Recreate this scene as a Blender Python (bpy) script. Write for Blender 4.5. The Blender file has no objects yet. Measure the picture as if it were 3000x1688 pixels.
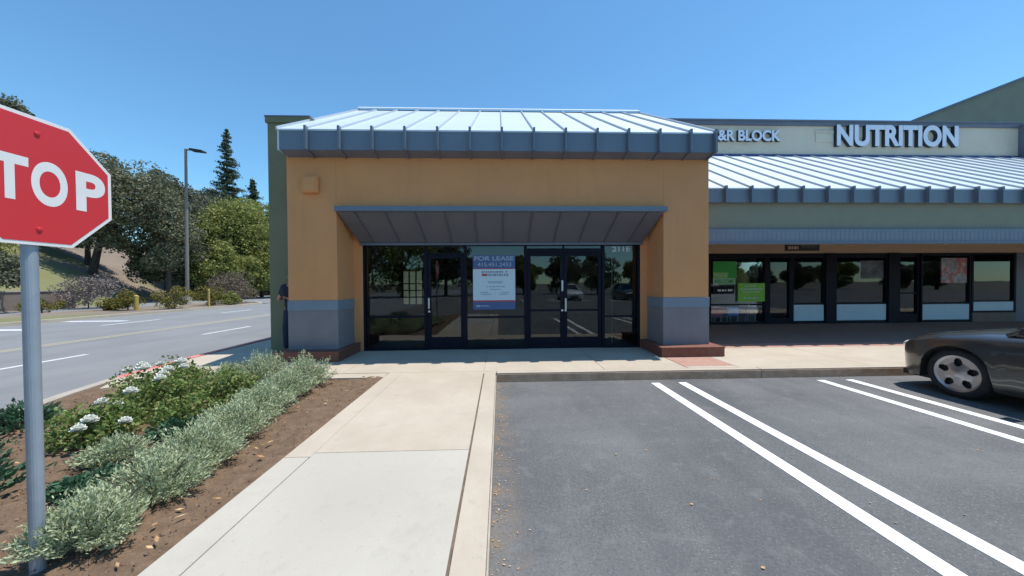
import bpy, bmesh, math, random
import numpy as np
from mathutils import Vector, Matrix
R = math.radians
S = bpy.context.scene
C = S.collection
random.seed(7); rng = np.random.default_rng(7)

# ------------------------------------------------------------------ camera
cd = bpy.data.cameras.new("camera"); cam = bpy.data.objects.new("camera", cd); C.objects.link(cam)
cd.sensor_width = 36; cd.lens = 36 * 850 / 2576; cd.clip_start = 0.05; cd.clip_end = 3000
cam.location = (0, 0, 1.61)
cam.rotation_euler = (Matrix.Rotation(R(-2.0), 3, 'Z') @ Matrix.Rotation(R(90 - 0.8), 3, 'X') @ Matrix.Rotation(-0.0065, 3, 'Z')).to_euler()
S.camera = cam
# ------------------------------------------------------------------ sky and sun
SUN = Vector((0.297, 0.042, 1.0)).normalized()
elev = math.asin(SUN.z); az = math.atan2(SUN.x, SUN.y)
w = bpy.data.worlds.new("World"); S.world = w; w.use_nodes = True
nt = w.node_tree
sky = nt.nodes.new("ShaderNodeTexSky"); sky.sky_type = 'NISHITA'; sky.sun_disc = False
sky.sun_elevation = elev; sky.sun_rotation = az; sky.altitude = 0; sky.air_density = 1.1; sky.dust_density = 0.0; sky.ozone_density = 3.0
bg = nt.nodes["Background"]; bg.inputs[1].default_value = 0.15
tint = nt.nodes.new('ShaderNodeMix'); tint.data_type = 'RGBA'; tint.blend_type = 'MULTIPLY'; tint.inputs[0].default_value = 1; tint.inputs[7].default_value = (0.62, 0.92, 1.0, 1)
nt.links.new(sky.outputs[0], tint.inputs[6]); nt.links.new(tint.outputs[2], bg.inputs[0])
sl = bpy.data.lights.new("sun", 'SUN'); sl.energy = 4.2; sl.angle = R(0.53); sl.color = (1, 0.97, 0.92)
so = bpy.data.objects.new("sun", sl); C.objects.link(so); so.rotation_euler = SUN.to_track_quat('Z', 'Y').to_euler()
S.view_settings.view_transform = 'Standard'; S.view_settings.look = 'None'
S.view_settings.exposure = 0.32; S.view_settings.gamma = 1
S.cycles.max_bounces = 8; S.cycles.transparent_max_bounces = 16
S.cycles.use_denoising = True

# ------------------------------------------------------------------ materials
MATS = {}
def mat(name, col, rough=0.8, col2=None, scale=6.0, bump=0.0, bscale=60.0, metal=0.0, spec=0.5, detail=6, mix=1.0, extra=None, coat=0.0, trans=0.0):
    if name in MATS: return MATS[name]
    m = bpy.data.materials.new(name); m.use_nodes = True; n = m.node_tree; b = n.nodes["Principled BSDF"]
    b.inputs["Base Color"].default_value = (*col, 1); b.inputs["Roughness"].default_value = rough
    b.inputs["Metallic"].default_value = metal; b.inputs["Specular IOR Level"].default_value = spec
    b.inputs["Coat Weight"].default_value = coat
    tc = n.nodes.new("ShaderNodeTexCoord")
    if col2 is not None:
        t = n.nodes.new("ShaderNodeTexNoise"); t.inputs["Scale"].default_value = scale; t.inputs["Detail"].default_value = detail; t.inputs["Roughness"].default_value = 0.65
        n.links.new(tc.outputs["Object"], t.inputs["Vector"])
        r = n.nodes.new("ShaderNodeValToRGB"); r.color_ramp.elements[0].position = 0.33; r.color_ramp.elements[1].position = 0.68
        r.color_ramp.elements[0].color = (*col, 1); r.color_ramp.elements[1].color = (*col2, 1)
        n.links.new(t.outputs["Fac"], r.inputs[0]); out = r.outputs[0]
        if extra: out = extra(n, tc, out)
        n.links.new(out, b.inputs["Base Color"])
    if bump > 0:
        t2 = n.nodes.new("ShaderNodeTexNoise"); t2.inputs["Scale"].default_value = bscale; t2.inputs["Detail"].default_value = 5
        n.links.new(tc.outputs["Object"], t2.inputs["Vector"])
        bp = n.nodes.new("ShaderNodeBump"); bp.inputs["Strength"].default_value = bump; bp.inputs["Distance"].default_value = 0.02
        n.links.new(t2.outputs["Fac"], bp.inputs["Height"]); n.links.new(bp.outputs[0], b.inputs["Normal"])
    MATS[name] = m; return m
def overlay(scale, lo, hi, col, detail=2.0, fac=1.0, stretch=(1, 1, 1), loc=(0, 0, 0)):
    def f(n, tc, src):
        mp = n.nodes.new("ShaderNodeMapping"); mp.inputs["Scale"].default_value = stretch; mp.inputs["Location"].default_value = loc
        n.links.new(tc.outputs["Object"], mp.inputs[0])
        t = n.nodes.new("ShaderNodeTexNoise"); t.inputs["Scale"].default_value = scale; t.inputs["Detail"].default_value = detail
        n.links.new(mp.outputs[0], t.inputs["Vector"])
        mr = n.nodes.new("ShaderNodeMapRange"); mr.inputs[1].default_value = lo; mr.inputs[2].default_value = hi; mr.inputs[4].default_value = fac
        n.links.new(t.outputs["Fac"], mr.inputs[0])
        mx = n.nodes.new("ShaderNodeMix"); mx.data_type = 'RGBA'
        n.links.new(mr.outputs[0], mx.inputs[0]); n.links.new(src, mx.inputs[6]); mx.inputs[7].default_value = (*col, 1)
        return mx.outputs[2]
    return f
def chain(*fs):
    def f(n, tc, s):
        for q in fs: s = q(n, tc, s)
        return s
    return f
def leafmat(name, cols, trans=0.25, rough=0.6):
    if name in MATS: return MATS[name]
    m = bpy.data.materials.new(name); m.use_nodes = True; n = m.node_tree; b = n.nodes["Principled BSDF"]
    g = n.nodes.new("ShaderNodeNewGeometry"); r = n.nodes.new("ShaderNodeValToRGB")
    while len(r.color_ramp.elements) < len(cols): r.color_ramp.elements.new(0.5)
    for i, c in enumerate(cols):
        r.color_ramp.elements[i].position = i / (len(cols) - 1); r.color_ramp.elements[i].color = (*c, 1)
    n.links.new(g.outputs["Random Per Island"], r.inputs[0]); n.links.new(r.outputs[0], b.inputs["Base Color"])
    b.inputs["Roughness"].default_value = rough; b.inputs["Specular IOR Level"].default_value = 0.3
    t = n.nodes.new("ShaderNodeBsdfTranslucent"); n.links.new(r.outputs[0], t.inputs[0])
    mx = n.nodes.new("ShaderNodeMixShader"); mx.inputs[0].default_value = trans
    n.links.new(b.outputs[0], mx.inputs[1]); n.links.new(t.outputs[0], mx.inputs[2])
    n.links.new(mx.outputs[0], n.nodes["Material Output"].inputs[0])
    MATS[name] = m; return m
def glassmat(name, tint, ior=1.55, rough=0.0):
    m = bpy.data.materials.new(name); m.use_nodes = True; n = m.node_tree; n.nodes.remove(n.nodes["Principled BSDF"])
    tr = n.nodes.new("ShaderNodeBsdfTransparent"); tr.inputs[0].default_value = (*tint, 1)
    gl = n.nodes.new("ShaderNodeBsdfGlossy"); gl.inputs["Roughness"].default_value = rough; gl.inputs[0].default_value = (0.93, 0.97, 1, 1)
    fr = n.nodes.new("ShaderNodeFresnel"); fr.inputs[0].default_value = ior
    tc = n.nodes.new("ShaderNodeTexCoord"); t = n.nodes.new("ShaderNodeTexNoise"); t.inputs["Scale"].default_value = 1.3
    n.links.new(tc.outputs["Object"], t.inputs[0]); bp = n.nodes.new("ShaderNodeBump"); bp.inputs["Strength"].default_value = 0.05; bp.inputs["Distance"].default_value = 0.02
    n.links.new(t.outputs["Fac"], bp.inputs["Height"]); n.links.new(bp.outputs[0], gl.inputs["Normal"])
    mx = n.nodes.new("ShaderNodeMixShader"); n.links.new(fr.outputs[0], mx.inputs[0]); n.links.new(tr.outputs[0], mx.inputs[1]); n.links.new(gl.outputs[0], mx.inputs[2])
    n.links.new(mx.outputs[0], n.nodes["Material Output"].inputs[0]); MATS[name] = m; return m

def edge_dust(n, tc, src):      # leaf dust washed against the kerb
    sp = n.nodes.new("ShaderNodeSeparateXYZ"); n.links.new(tc.outputs["Object"], sp.inputs[0])
    mr = n.nodes.new("ShaderNodeMapRange"); mr.inputs[1].default_value = 0.22; mr.inputs[2].default_value = -0.05; n.links.new(sp.outputs[0], mr.inputs[0])
    t = n.nodes.new("ShaderNodeTexNoise"); t.inputs["Scale"].default_value = 6; t.inputs["Detail"].default_value = 8; n.links.new(tc.outputs["Object"], t.inputs[0])
    m2 = n.nodes.new("ShaderNodeMapRange"); m2.inputs[1].default_value = 0.42; m2.inputs[2].default_value = 0.66; m2.inputs[4].default_value = 0.6; n.links.new(t.outputs["Fac"], m2.inputs[0])
    ml = n.nodes.new("ShaderNodeMath"); ml.operation = 'MULTIPLY'; n.links.new(mr.outputs[0], ml.inputs[0]); n.links.new(m2.outputs[0], ml.inputs[1])
    mx = n.nodes.new("ShaderNodeMix"); mx.data_type = 'RGBA'; n.links.new(ml.outputs[0], mx.inputs[0]); n.links.new(src, mx.inputs[6]); mx.inputs[7].default_value = (0.24, 0.17, 0.11, 1)
    return mx.outputs[2]
M_asph = mat("asphalt", (0.104, 0.102, 0.102), 0.9, (0.142, 0.140, 0.137), 1.1, 0.5, 120, detail=10,
             extra=chain(overlay(75, 0.58, 0.70, (0.36, 0.36, 0.35), 3, 0.6), overlay(0.6, 0.47, 0.72, (0.205, 0.203, 0.195), 7, 0.75, (0.5, 1.4, 1)), overlay(0.9, 0.50, 0.68, (0.082, 0.083, 0.088), 8, 0.65, (1.5, 0.35, 1), (5, 2, 0)), overlay(38, 0.50, 0.64, (0.17, 0.17, 0.165), 3, 0.35), overlay(44, 0.52, 0.66, (0.07, 0.07, 0.072), 3, 0.4, (1, 1, 1), (4, 7, 0)), overlay(7, 0.56, 0.72, (0.20, 0.197, 0.19), 5, 0.45, (1, 1, 1), (2, 9, 0)),
                         overlay(2.3, 0.66, 0.74, (0.07, 0.07, 0.07), 5, 0.45, (0.8, 1.6, 1), (3, 1, 0)), overlay(45, 0.60, 0.72, (0.07, 0.072, 0.08), 2, 0.5), edge_dust))
M_road = mat("road_asphalt", (0.188, 0.187, 0.188), 0.9, (0.238, 0.237, 0.235), 0.5, 0.4, 90, detail=10, extra=overlay(0.4, 0.5, 0.7, (0.17, 0.175, 0.185), 4, 0.6, (3, 0.3, 1)))
M_conc = mat("warm_concrete", (0.44, 0.37, 0.28), 0.9, (0.51, 0.435, 0.345), 1.6, 0.2, 150, detail=9, extra=chain(overlay(7, 0.60, 0.8, (0.36, 0.30, 0.24), 4, 0.5), overlay(1.3, 0.48, 0.72, (0.40, 0.33, 0.26), 8, 0.55), overlay(40, 0.62, 0.72, (0.28, 0.24, 0.2), 3, 0.35)))
M_conc2 = mat("grey_concrete", (0.43, 0.39, 0.32), 0.9, (0.485, 0.445, 0.375), 2.2, 0.2, 160, detail=9, extra=chain(overlay(9, 0.60, 0.8, (0.36, 0.33, 0.28), 4, 0.5), overlay(1.1, 0.48, 0.72, (0.38, 0.34, 0.28), 8, 0.6), overlay(40, 0.62, 0.72, (0.30, 0.27, 0.23), 3, 0.35)))
M_kerb = mat("kerb_concrete", (0.36, 0.31, 0.25), 0.9, (0.44, 0.385, 0.315), 5, 0.3, 120, extra=overlay(14, 0.58, 0.72, (0.25, 0.19, 0.14), 4, 0.5))
M_dirtyk = mat("stained_kerb_face", (0.46, 0.27, 0.16), 0.95, (0.60, 0.40, 0.27), 6, 0.3, 90)
M_redk = mat("red_painted_kerb", (0.60, 0.12, 0.09), 0.8, (0.66, 0.30, 0.25), 5, 0.2, 90)
M_brick = mat("brick_paving", (0.38, 0.20, 0.15), 0.9, (0.45, 0.28, 0.215), 9, 0.2, 60)
M_plinth = mat("red_brick_plinth", (0.17, 0.065, 0.045), 0.85, (0.22, 0.09, 0.06), 12, 0.3, 60)
M_line = mat("white_road_paint", (0.78, 0.77, 0.74), 0.7, (0.86, 0.85, 0.82), 4, 0.15, 90, extra=chain(overlay(26, 0.60, 0.74, (0.40, 0.40, 0.40), 5, 0.8), overlay(2.2, 0.52, 0.75, (0.50, 0.50, 0.49), 6, 0.6, (2.5, .8, 1))))
M_liner = mat("worn_white_paint", (0.50, 0.50, 0.50), 0.8, (0.66, 0.66, 0.65), 8)
M_yel = mat("worn_yellow_paint", (0.33, 0.29, 0.20), 0.8, (0.42, 0.36, 0.24), 8)
M_mulch = mat("mulch", (0.115, 0.07, 0.04), 1.0, (0.20, 0.13, 0.08), 9, 0.9, 45, detail=12, extra=overlay(70, 0.6, 0.72, (0.26, 0.19, 0.14), 3, 0.6))
M_dirt = mat("dry_dirt", (0.17, 0.13, 0.10), 1.0, (0.25, 0.20, 0.15), 0.25, 0.6, 5, detail=12, extra=overlay(0.12, 0.52, 0.6, (0.16, 0.17, 0.06), 6, 0.8))
M_ground = mat("far_ground", (0.13, 0.12, 0.09), 1.0, (0.17, 0.15, 0.11), 0.3)
M_orange = mat("orange_stucco", (0.68, 0.305, 0.118), 0.92, (0.74, 0.34, 0.138), 1.3, 0.5, 120, detail=8, extra=chain(overlay(0.5, 0.45, 0.8, (0.62, 0.31, 0.15), 5, 0.6), overlay(3.0, 0.55, 0.8, (0.55, 0.27, 0.14), 5, 0.4, (3, 3, 0.25)), overlay(60, 0.55, 0.75, (0.86, 0.44, 0.21), 2, 0.25)))
M_wains = mat("grey_stucco", (0.21, 0.20, 0.21), 0.92, (0.24, 0.23, 0.24), 2, 0.4, 120, extra=chain(overlay(1.6, 0.5, 0.8, (0.15, 0.145, 0.16), 6, 0.5, (1, 1, 0.4)), overlay(60, 0.55, 0.75, (0.25, 0.245, 0.26), 2, 0.25)))
M_cap = mat("slate_blue_stucco", (0.19, 0.235, 0.285), 0.9, (0.21, 0.26, 0.305), 3, 0.2, 200)
M_green = mat("green_stucco", (0.19, 0.195, 0.115), 0.92, (0.22, 0.225, 0.14), 1.5, 0.35, 200)
M_green2 = mat("sage_stucco", (0.24, 0.25, 0.185), 0.92, (0.27, 0.28, 0.21), 1.5, 0.3, 200)
M_slate = mat("slate_blue_metal", (0.145, 0.185, 0.235), 0.45, (0.165, 0.205, 0.25), 1.2, metal=0.15)
M_slate2 = mat("dark_slate_trim", (0.12, 0.135, 0.18), 0.5, (0.15, 0.165, 0.21), 2)
M_roofm = mat("pale_metal_roofing", (0.62, 0.68, 0.70), 0.35, (0.68, 0.73, 0.75), 0.8, metal=0.1)
M_seam = mat("roof_seam_metal", (0.40, 0.46, 0.52), 0.4, (0.45, 0.50, 0.55), 2, metal=0.1)
M_soffit = mat("grey_metal_soffit", (0.12, 0.12, 0.145), 0.6, (0.14, 0.14, 0.16), 0.9)
M_soffseam = mat("dark_soffit_seam", (0.10, 0.105, 0.14), 0.5)
M_beige = mat("beige_stucco", (0.66, 0.58, 0.46), 0.9, (0.72, 0.64, 0.52), 1.2, 0.25, 150)
M_tan = mat("tan_header_stucco", (0.52, 0.37, 0.235), 0.9, (0.57, 0.41, 0.27), 2, 0.2, 150)
M_navy = mat("navy_flashing", (0.04, 0.055, 0.20), 0.5, (0.05, 0.07, 0.22), 3)
M_frame = mat("black_anodised_frame", (0.008, 0.009, 0.018), 0.5, (0.012, 0.013, 0.024), 5, spec=0.12)
M_alu = mat("brushed_aluminium", (0.55, 0.56, 0.58), 0.35, (0.65, 0.66, 0.68), 20, metal=0.8)
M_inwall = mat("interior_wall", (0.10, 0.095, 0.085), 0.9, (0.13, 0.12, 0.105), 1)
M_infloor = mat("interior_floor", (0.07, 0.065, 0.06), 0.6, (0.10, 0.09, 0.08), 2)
M_tanwall = mat("tan_counter", (0.42, 0.36, 0.25), 0.9, (0.46, 0.40, 0.28), 2)
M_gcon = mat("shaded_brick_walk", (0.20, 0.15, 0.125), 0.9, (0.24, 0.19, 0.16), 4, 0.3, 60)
M_glass = glassmat("dark_shop_glass", (0.55, 0.60, 0.60), 1.62)
M_glass2 = glassmat("clear_shop_glass", (0.90, 0.93, 0.94), 1.62)
M_red = mat("sign_red", (0.66, 0.035, 0.042), 0.45, (0.62, 0.04, 0.047), 3)
M_white = mat("reflective_white", (0.82, 0.80, 0.76), 0.45, (0.78, 0.77, 0.74), 5)
M_galv = mat("galvanised_steel", (0.30, 0.35, 0.40), 0.55, (0.36, 0.41, 0.45), 7, metal=0.35, bump=0.05)
M_alublue = mat("sign_back", (0.4, 0.42, 0.44), 0.4, (0.45, 0.46, 0.48), 5, metal=0.6)
M_bark = mat("bark", (0.055, 0.042, 0.034), 1.0, (0.10, 0.08, 0.065), 5, 0.8, 12)
M_ltr = mat("pale_letter_face", (0.72, 0.76, 0.88), 0.5, (0.78, 0.81, 0.92), 4)
M_ltrside = mat("dark_letter_side", (0.02, 0.035, 0.045), 0.5, (0.03, 0.045, 0.055), 4)
M_pole = mat("bronze_pole_paint", (0.20, 0.175, 0.15), 0.6, (0.24, 0.21, 0.18), 3)
M_black = mat("black_plastic", (0.012, 0.012, 0.014), 0.5, (0.02, 0.02, 0.022), 5)
M_tyre = mat("tyre_rubber", (0.016, 0.016, 0.017), 0.85, (0.026, 0.026, 0.027), 12, 0.3, 80)
M_rim = mat("silver_alloy", (0.40, 0.40, 0.42), 0.28, (0.47, 0.47, 0.49), 8, metal=0.9)

# ------------------------------------------------------------------ mesh helpers
class MB:
    def __init__(s): s.v = []; s.f = []; s.m = []; s.mats = []
    def mi(s, m):
        if m not in s.mats: s.mats.append(m)
        return s.mats.index(m)
    def poly(s, pts, m, ):
        b = len(s.v); s.v += [tuple(p) for p in pts]; s.f.append(tuple(range(b, b + len(pts)))); s.m.append(s.mi(m))
    def box(s, x0, x1, y0, y1, z0, z1, m):
        b = len(s.v); s.v += [(x, y, z) for z in (z0, z1) for y in (y0, y1) for x in (x0, x1)]
        for f in ((0, 2, 3, 1), (4, 5, 7, 6), (0, 1, 5, 4), (2, 6, 7, 3), (0, 4, 6, 2), (1, 3, 7, 5)): s.f.append(tuple(b + i for i in f)); s.m.append(s.mi(m))
    def hexa(s, p, m):      # 8 points, bottom 4 ccw then top 4
        b = len(s.v); s.v += [tuple(q) for q in p]
        for f in ((3, 2, 1, 0), (4, 5, 6, 7), (0, 1, 5, 4), (1, 2, 6, 5), (2, 3, 7, 6), (3, 0, 4, 7)): s.f.append(tuple(b + i for i in f)); s.m.append(s.mi(m))
    def prism(s, poly, y0, y1, m, axis='y'):   # poly of (a,b); extruded along axis
        n = len(poly); b = len(s.v)
        for d in (y0, y1):
            for (a, c) in poly: s.v.append((a, d, c) if axis == 'y' else ((d, a, c) if axis == 'x' else (a, c, d)))
        s.f.append(tuple(b + i for i in range(n))); s.f.append(tuple(b + n + i for i in reversed(range(n)))); s.m += [s.mi(m)] * 2
        for i in range(n):
            j = (i + 1) % n; s.f.append((b + i, b + n + i, b + n + j, b + j)); s.m.append(s.mi(m))
    def tube(s, pts, rad, m, k=10, caps=True):
        b = len(s.v); P = [Vector(p) for p in pts]; n = len(P)
        if not hasattr(rad, '__len__'): rad = [rad] * n
        for i, p in enumerate(P):
            t = (P[min(i + 1, n - 1)] - P[max(i - 1, 0)]).normalized()
            u = t.orthogonal().normalized() if i == 0 else (u - t * u.dot(t)).normalized()
            w_ = t.cross(u)
            for j in range(k):
                a = 2 * math.pi * j / k; s.v.append(tuple(p + (u * math.cos(a) + w_ * math.sin(a)) * rad[i]))
        for i in range(n - 1):
            for j in range(k):
                q = (j + 1) % k; s.f.append((b + i * k + j, b + i * k + q, b + (i + 1) * k + q, b + (i + 1) * k + j)); s.m.append(s.mi(m))
        if caps:
            s.f.append(tuple(b + j for j in reversed(range(k)))); s.f.append(tuple(b + (n - 1) * k + j for j in range(k))); s.m += [s.mi(m)] * 2
    def build(s, name, parent=None, smooth=False, bevel=0, loc=None, recalc=True, autosm=None):
        me = bpy.data.meshes.new(name); me.from_pydata(s.v, [], s.f)
        for m in s.mats: me.materials.append(m)
        me.polygons.foreach_set("material_index", s.m)
        if recalc:
            bm = bmesh.new(); bm.from_mesh(me); bmesh.ops.recalc_face_normals(bm, faces=bm.faces); bm.to_mesh(me); bm.free()
        if smooth: me.polygons.foreach_set("use_smooth", [True] * len(me.polygons))
        me.update()
        o = bpy.data.objects.new(name, me); C.objects.link(o)
        if bevel:
            bv = o.modifiers.new("bevel", 'BEVEL'); bv.width = bevel; bv.segments = 2; bv.limit_method = 'ANGLE'
        put(o, parent, loc); return o
def put(o, parent, loc=None):
    if parent is not None:
        o.parent = parent
        if loc is not None: o.location = loc
        elif parent.type == 'EMPTY': o.location = -parent.location
    elif loc is not None: o.location = loc
def tag(o, label=None, cat=None, group=None, kind=None):
    if label: o['label'] = label
    if cat: o['category'] = cat
    if group: o['group'] = group
    if kind: o['kind'] = kind
    return o
def thing(name, label, cat, loc=(0, 0, 0), group=None, kind=None):
    o = bpy.data.objects.new(name, None); o.empty_display_size = 0.2; C.objects.link(o); o.location = loc
    return tag(o, label, cat, group, kind)
def struct(o): o['kind'] = 'structure'; return o
def copy_tree(o, parent=None):
    c = o.copy(); C.objects.link(c)
    if parent is not None: c.parent = parent
    for ch in list(o.children): copy_tree(ch, c)
    return c
def quads(name, V, m, parent=None, loc=None, n=4):
    """V: (N,n,3) separate faces"""
    N = len(V); me = bpy.data.meshes.new(name)
    me.vertices.add(N * n); me.vertices.foreach_set("co", V.reshape(-1).astype(np.float32))
    me.loops.add(N * n); me.loops.foreach_set("vertex_index", np.arange(N * n, dtype=np.int32))
    me.polygons.add(N); me.polygons.foreach_set("loop_start", np.arange(0, N * n, n, dtype=np.int32))
    try: me.polygons.foreach_set("loop_total", np.full(N, n, dtype=np.int32))
    except Exception: pass
    me.materials.append(m); me.update(calc_edges=True); me.validate()
    o = bpy.data.objects.new(name, me); C.objects.link(o); put(o, parent, loc); return o
def unit(a): return a / np.maximum(np.linalg.norm(a, axis=-1, keepdims=True), 1e-6)
def leaf_quads(P, size, aspect=1.6, up=None, spread=1.0):
    """rhombus-like leaves at points P, random orientation; up biases the long axis"""
    N = len(P); d = rng.normal(size=(N, 3))
    if up is not None: d = unit(d) * spread + up
    d = unit(d); n = unit(rng.normal(size=(N, 3))); s = unit(np.cross(d, n))
    L = (size * (0.6 + 0.8 * rng.random(N)))[:, None]; Wd = L / aspect / 2
    return np.stack([P - d * L * .5, P + s * Wd - d * L * .05, P + d * L * .5, P - s * Wd - d * L * .05], 1)
def text_mesh(txt, size, m, ext=0.0, side=None, offset=0.0, sx=1.0):
    cu = bpy.data.curves.new("lettering", 'FONT'); cu.body = txt; cu.size = size; cu.extrude = ext; cu.offset = offset; cu.align_x = 'LEFT'
    cu.fill_mode = 'BOTH'; cu.resolution_u = 10
    o = bpy.data.objects.new("tmp", cu); C.objects.link(o); bpy.context.view_layer.update()
    me = bpy.data.meshes.new_from_object(o.evaluated_get(bpy.context.evaluated_depsgraph_get()))
    bpy.data.objects.remove(o); bpy.data.curves.remove(cu); me.materials.clear(); me.materials.append(m)
    if side:
        me.materials.append(side)
        for p in me.polygons: p.material_index = 0 if p.normal.z > 0.5 else 1
    co = np.array([v.co[:] for v in me.vertices]); mn = co.min(0); mx = co.max(0)
    return me, mn, mx
def text_fit(name, txt, x0, x1, z0, z1, y, m, parent=None, ext=0.0, side=None, offset=0.0, face='-y'):
    """lettering scaled to fill a rectangle on a wall facing -y (or +x)"""
    me, mn, mx = text_mesh(txt, 1.0, m, ext, side, offset)
    sx = (x1 - x0) / (mx[0] - mn[0]); sz = (z1 - z0) / (mx[1] - mn[1])
    for v in me.vertices:
        a = x0 + (v.co.x - mn[0]) * sx; b = z0 + (v.co.y - mn[1]) * sz; d = v.co.z
        v.co = (a, y - d, b) if face == '-y' else (y + d, a, b)
    me.update()
    o = bpy.data.objects.new(name, me); C.objects.link(o); put(o, parent); return o

# ================================================================== SETTING: ground
def sheet(name, pts, z, m, thick=None):
    b = MB()
    if thick: b.prism(pts, z - thick, z, m, axis='z')
    else: b.poly([(x, y, z) for x, y in pts], m)
    return struct(b.build(name))
def rect(x0, x1, y0, y1): return [(x0, y0), (x1, y0), (x1, y1), (x0, y1)]
sheet("ground", rect(-900, 900, -900, 900), -0.05, M_ground)
sheet("parking_lot", [(-0.07, 5.48), (-0.07, -1.2), (-4.8, -1.2), (-6.1, -1.8), (-6.1, -70), (70, -70), (70, 5.48)], 0.0, M_asph)
sheet("road", rect(-20.3, -5.0, -80, 120), -0.004, M_road)
sheet("added_rear_ground", rect(-6.1, 4.2, 12.35, 40), 0.1, M_conc)  # unseen pale sunlit ground, added so the rear window shows bright
sheet("far_parking_lot", [(-46, 8), (-25.6, 8), (-25.6, 27), (-20.3, 31), (-20.3, 75), (-60, 75)], -0.008, M_road)
# pavements
sw = MB()
sheet("pavement", rect(-6.0, 4.9, 5.63, 7.5), 0.15, M_conc, 0.2)
# near joint lines: scored control joints are real gaps between slabs
struct(bpy.data.objects["pavement"])
bpy.data.objects.remove(bpy.data.objects["pavement"])
b = MB(); xs = [-6.17, -4.4, -2.6, -0.28, 1.75, 3.18, 4.08, 6.4, 8.9, 11.4, 13.9, 16.4, 19, 22, 26, 30]
for i in range(len(xs) - 1):
    x0, x1 = xs[i] + 0.004, xs[i + 1] - 0.004
    if xs[i] == 3.18: continue
    if x0 < 4: b.box(x0, x1, 5.62, 7.52, -0.05, 0.15, M_conc)
    else: b.box(x0, x1, 5.62, 7.28, -0.05, 0.15, M_conc)
b.box(-6.17, -4.125, 7.53, 30, -0.05, 0.15, M_conc)
b.box(-6.17, 30, 5.60, 7.5, -0.05, 0.142, M_kerb)
struct(b.build("pavement", bevel=0.003))
b = MB(); b.box(3.19, 4.07, 5.75, 6.42, -0.05, 0.151, M_brick); b.box(3.19, 4.07, 5.62, 5.745, -0.05, 0.15, M_conc); b.box(3.19, 4.07, 6.425, 7.5, -0.05, 0.15, M_brick)
b.box(4.30, 32, 7.285, 7.75, -0.05, 0.15, M_brick)
struct(b.build("brick_paving"))
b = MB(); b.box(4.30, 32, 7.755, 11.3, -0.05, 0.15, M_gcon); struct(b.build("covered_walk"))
# kerb of the lot
b = MB(); X = -0.07
while X < 30:
    x1 = min(X + 4.43, 30); b.box(X + 0.006, x1 - 0.006, 5.49, 5.615, -0.05, 0.15, M_conc); b.box(X + 0.004, x1 - 0.004, 5.482, 5.489, -0.05, 0.128, M_dirtyk); X = x1
struct(b.build("kerb", bevel=0.008))
# walkway: kerb strips both sides and slabs between
b = MB(); Y = -1.2
for y0, y1, m in ((-1.2, 0.9, M_conc2), (0.9, 2.97, M_conc2), (2.97, 5.61, M_conc)):
    b.box(-1.62, -0.285, y0 + 0.003, y1 - 0.003, -0.05, 0.15, m)
b.box(-0.268, -0.085, -1.2, 5.48, -0.05, 0.15, M_conc); b.box(-1.84, -1.628, -1.2, 2.9, -0.05, 0.15, M_conc2); b.box(-1.84, -1.623, 2.905, 5.48, -0.05, 0.15, M_conc)
b.box(-1.84, -0.09, -1.2, 5.60, -0.05, 0.132, mat("joint_dirt", (0.10, 0.075, 0.055), 1.0, (0.19, 0.14, 0.10), 12))
b.box(-0.084, -0.071, -1.2, 5.48, -0.05, 0.12, M_kerb)
b.box(-1.835, -0.075, 5.483, 5.618, -0.05, 0.149, M_conc)
struct(b.build("walkway", bevel=0.004))
# planter kerb along the road (curved)
kc = [(-1.95, -1.15), (-3.2, -1.0), (-4.2, -0.3), (-4.75, 0.8), (-5.05, 2.2), (-5.40, 3.6), (-5.85, 4.8), (-6.05, 5.6), (-6.22, 7.0), (-6.3, 9.5), (-6.3, 20), (-6.3, 60)]
def ribbon(name, path, w0, w1, z, m, thick=0.2, m2=None, i0=0):
    b = MB(); P = [Vector((x, y)) for x, y in path]; L = []; Rr = []
    for i, p in enumerate(P):
        t = (P[min(i + 1, len(P) - 1)] - P[max(i - 1, 0)]).normalized(); nn = Vector((-t.y, t.x))
        L.append(p + nn * w0); Rr.append(p + nn * w1)
    for i in range(len(P) - 1):
        mm = m2 if (m2 and i >= i0) else m
        q = [L[i], L[i + 1], Rr[i + 1], Rr[i]]
        b.hexa([(a.x, a.y, z - thick) for a in q] + [(a.x, a.y, z) for a in q], mm)
    return struct(b.build(name))
ribbon("roadside_kerb", kc, -0.02, 0.13, 0.152, M_kerb, m2=M_redk, i0=7)
sheet("pavement_beside_planter", [(-6.1, 5.62), (-5.72, 5.0), (-5.2, 5.35), (-1.845, 5.35), (-1.845, 5.60)], 0.147, M_conc, 0.19)
ribbon("far_kerb", [(-20.6, -30), (-20.35, 8), (-20.0, 15.6), (-19.5, 26.5), (-19.9, 29), (-21.5, 30.6), (-24, 31.5)], 0.0, 0.2, 0.14, M_conc)
sheet("far_pavement", [(-20.5, -30), (-20.2, 15.6), (-19.7, 26.4), (-20.1, 28.8), (-21.6, 30.2), (-25.5, 30.2), (-25.5, -30)], 0.12, M_dirt, 0.2)
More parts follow.
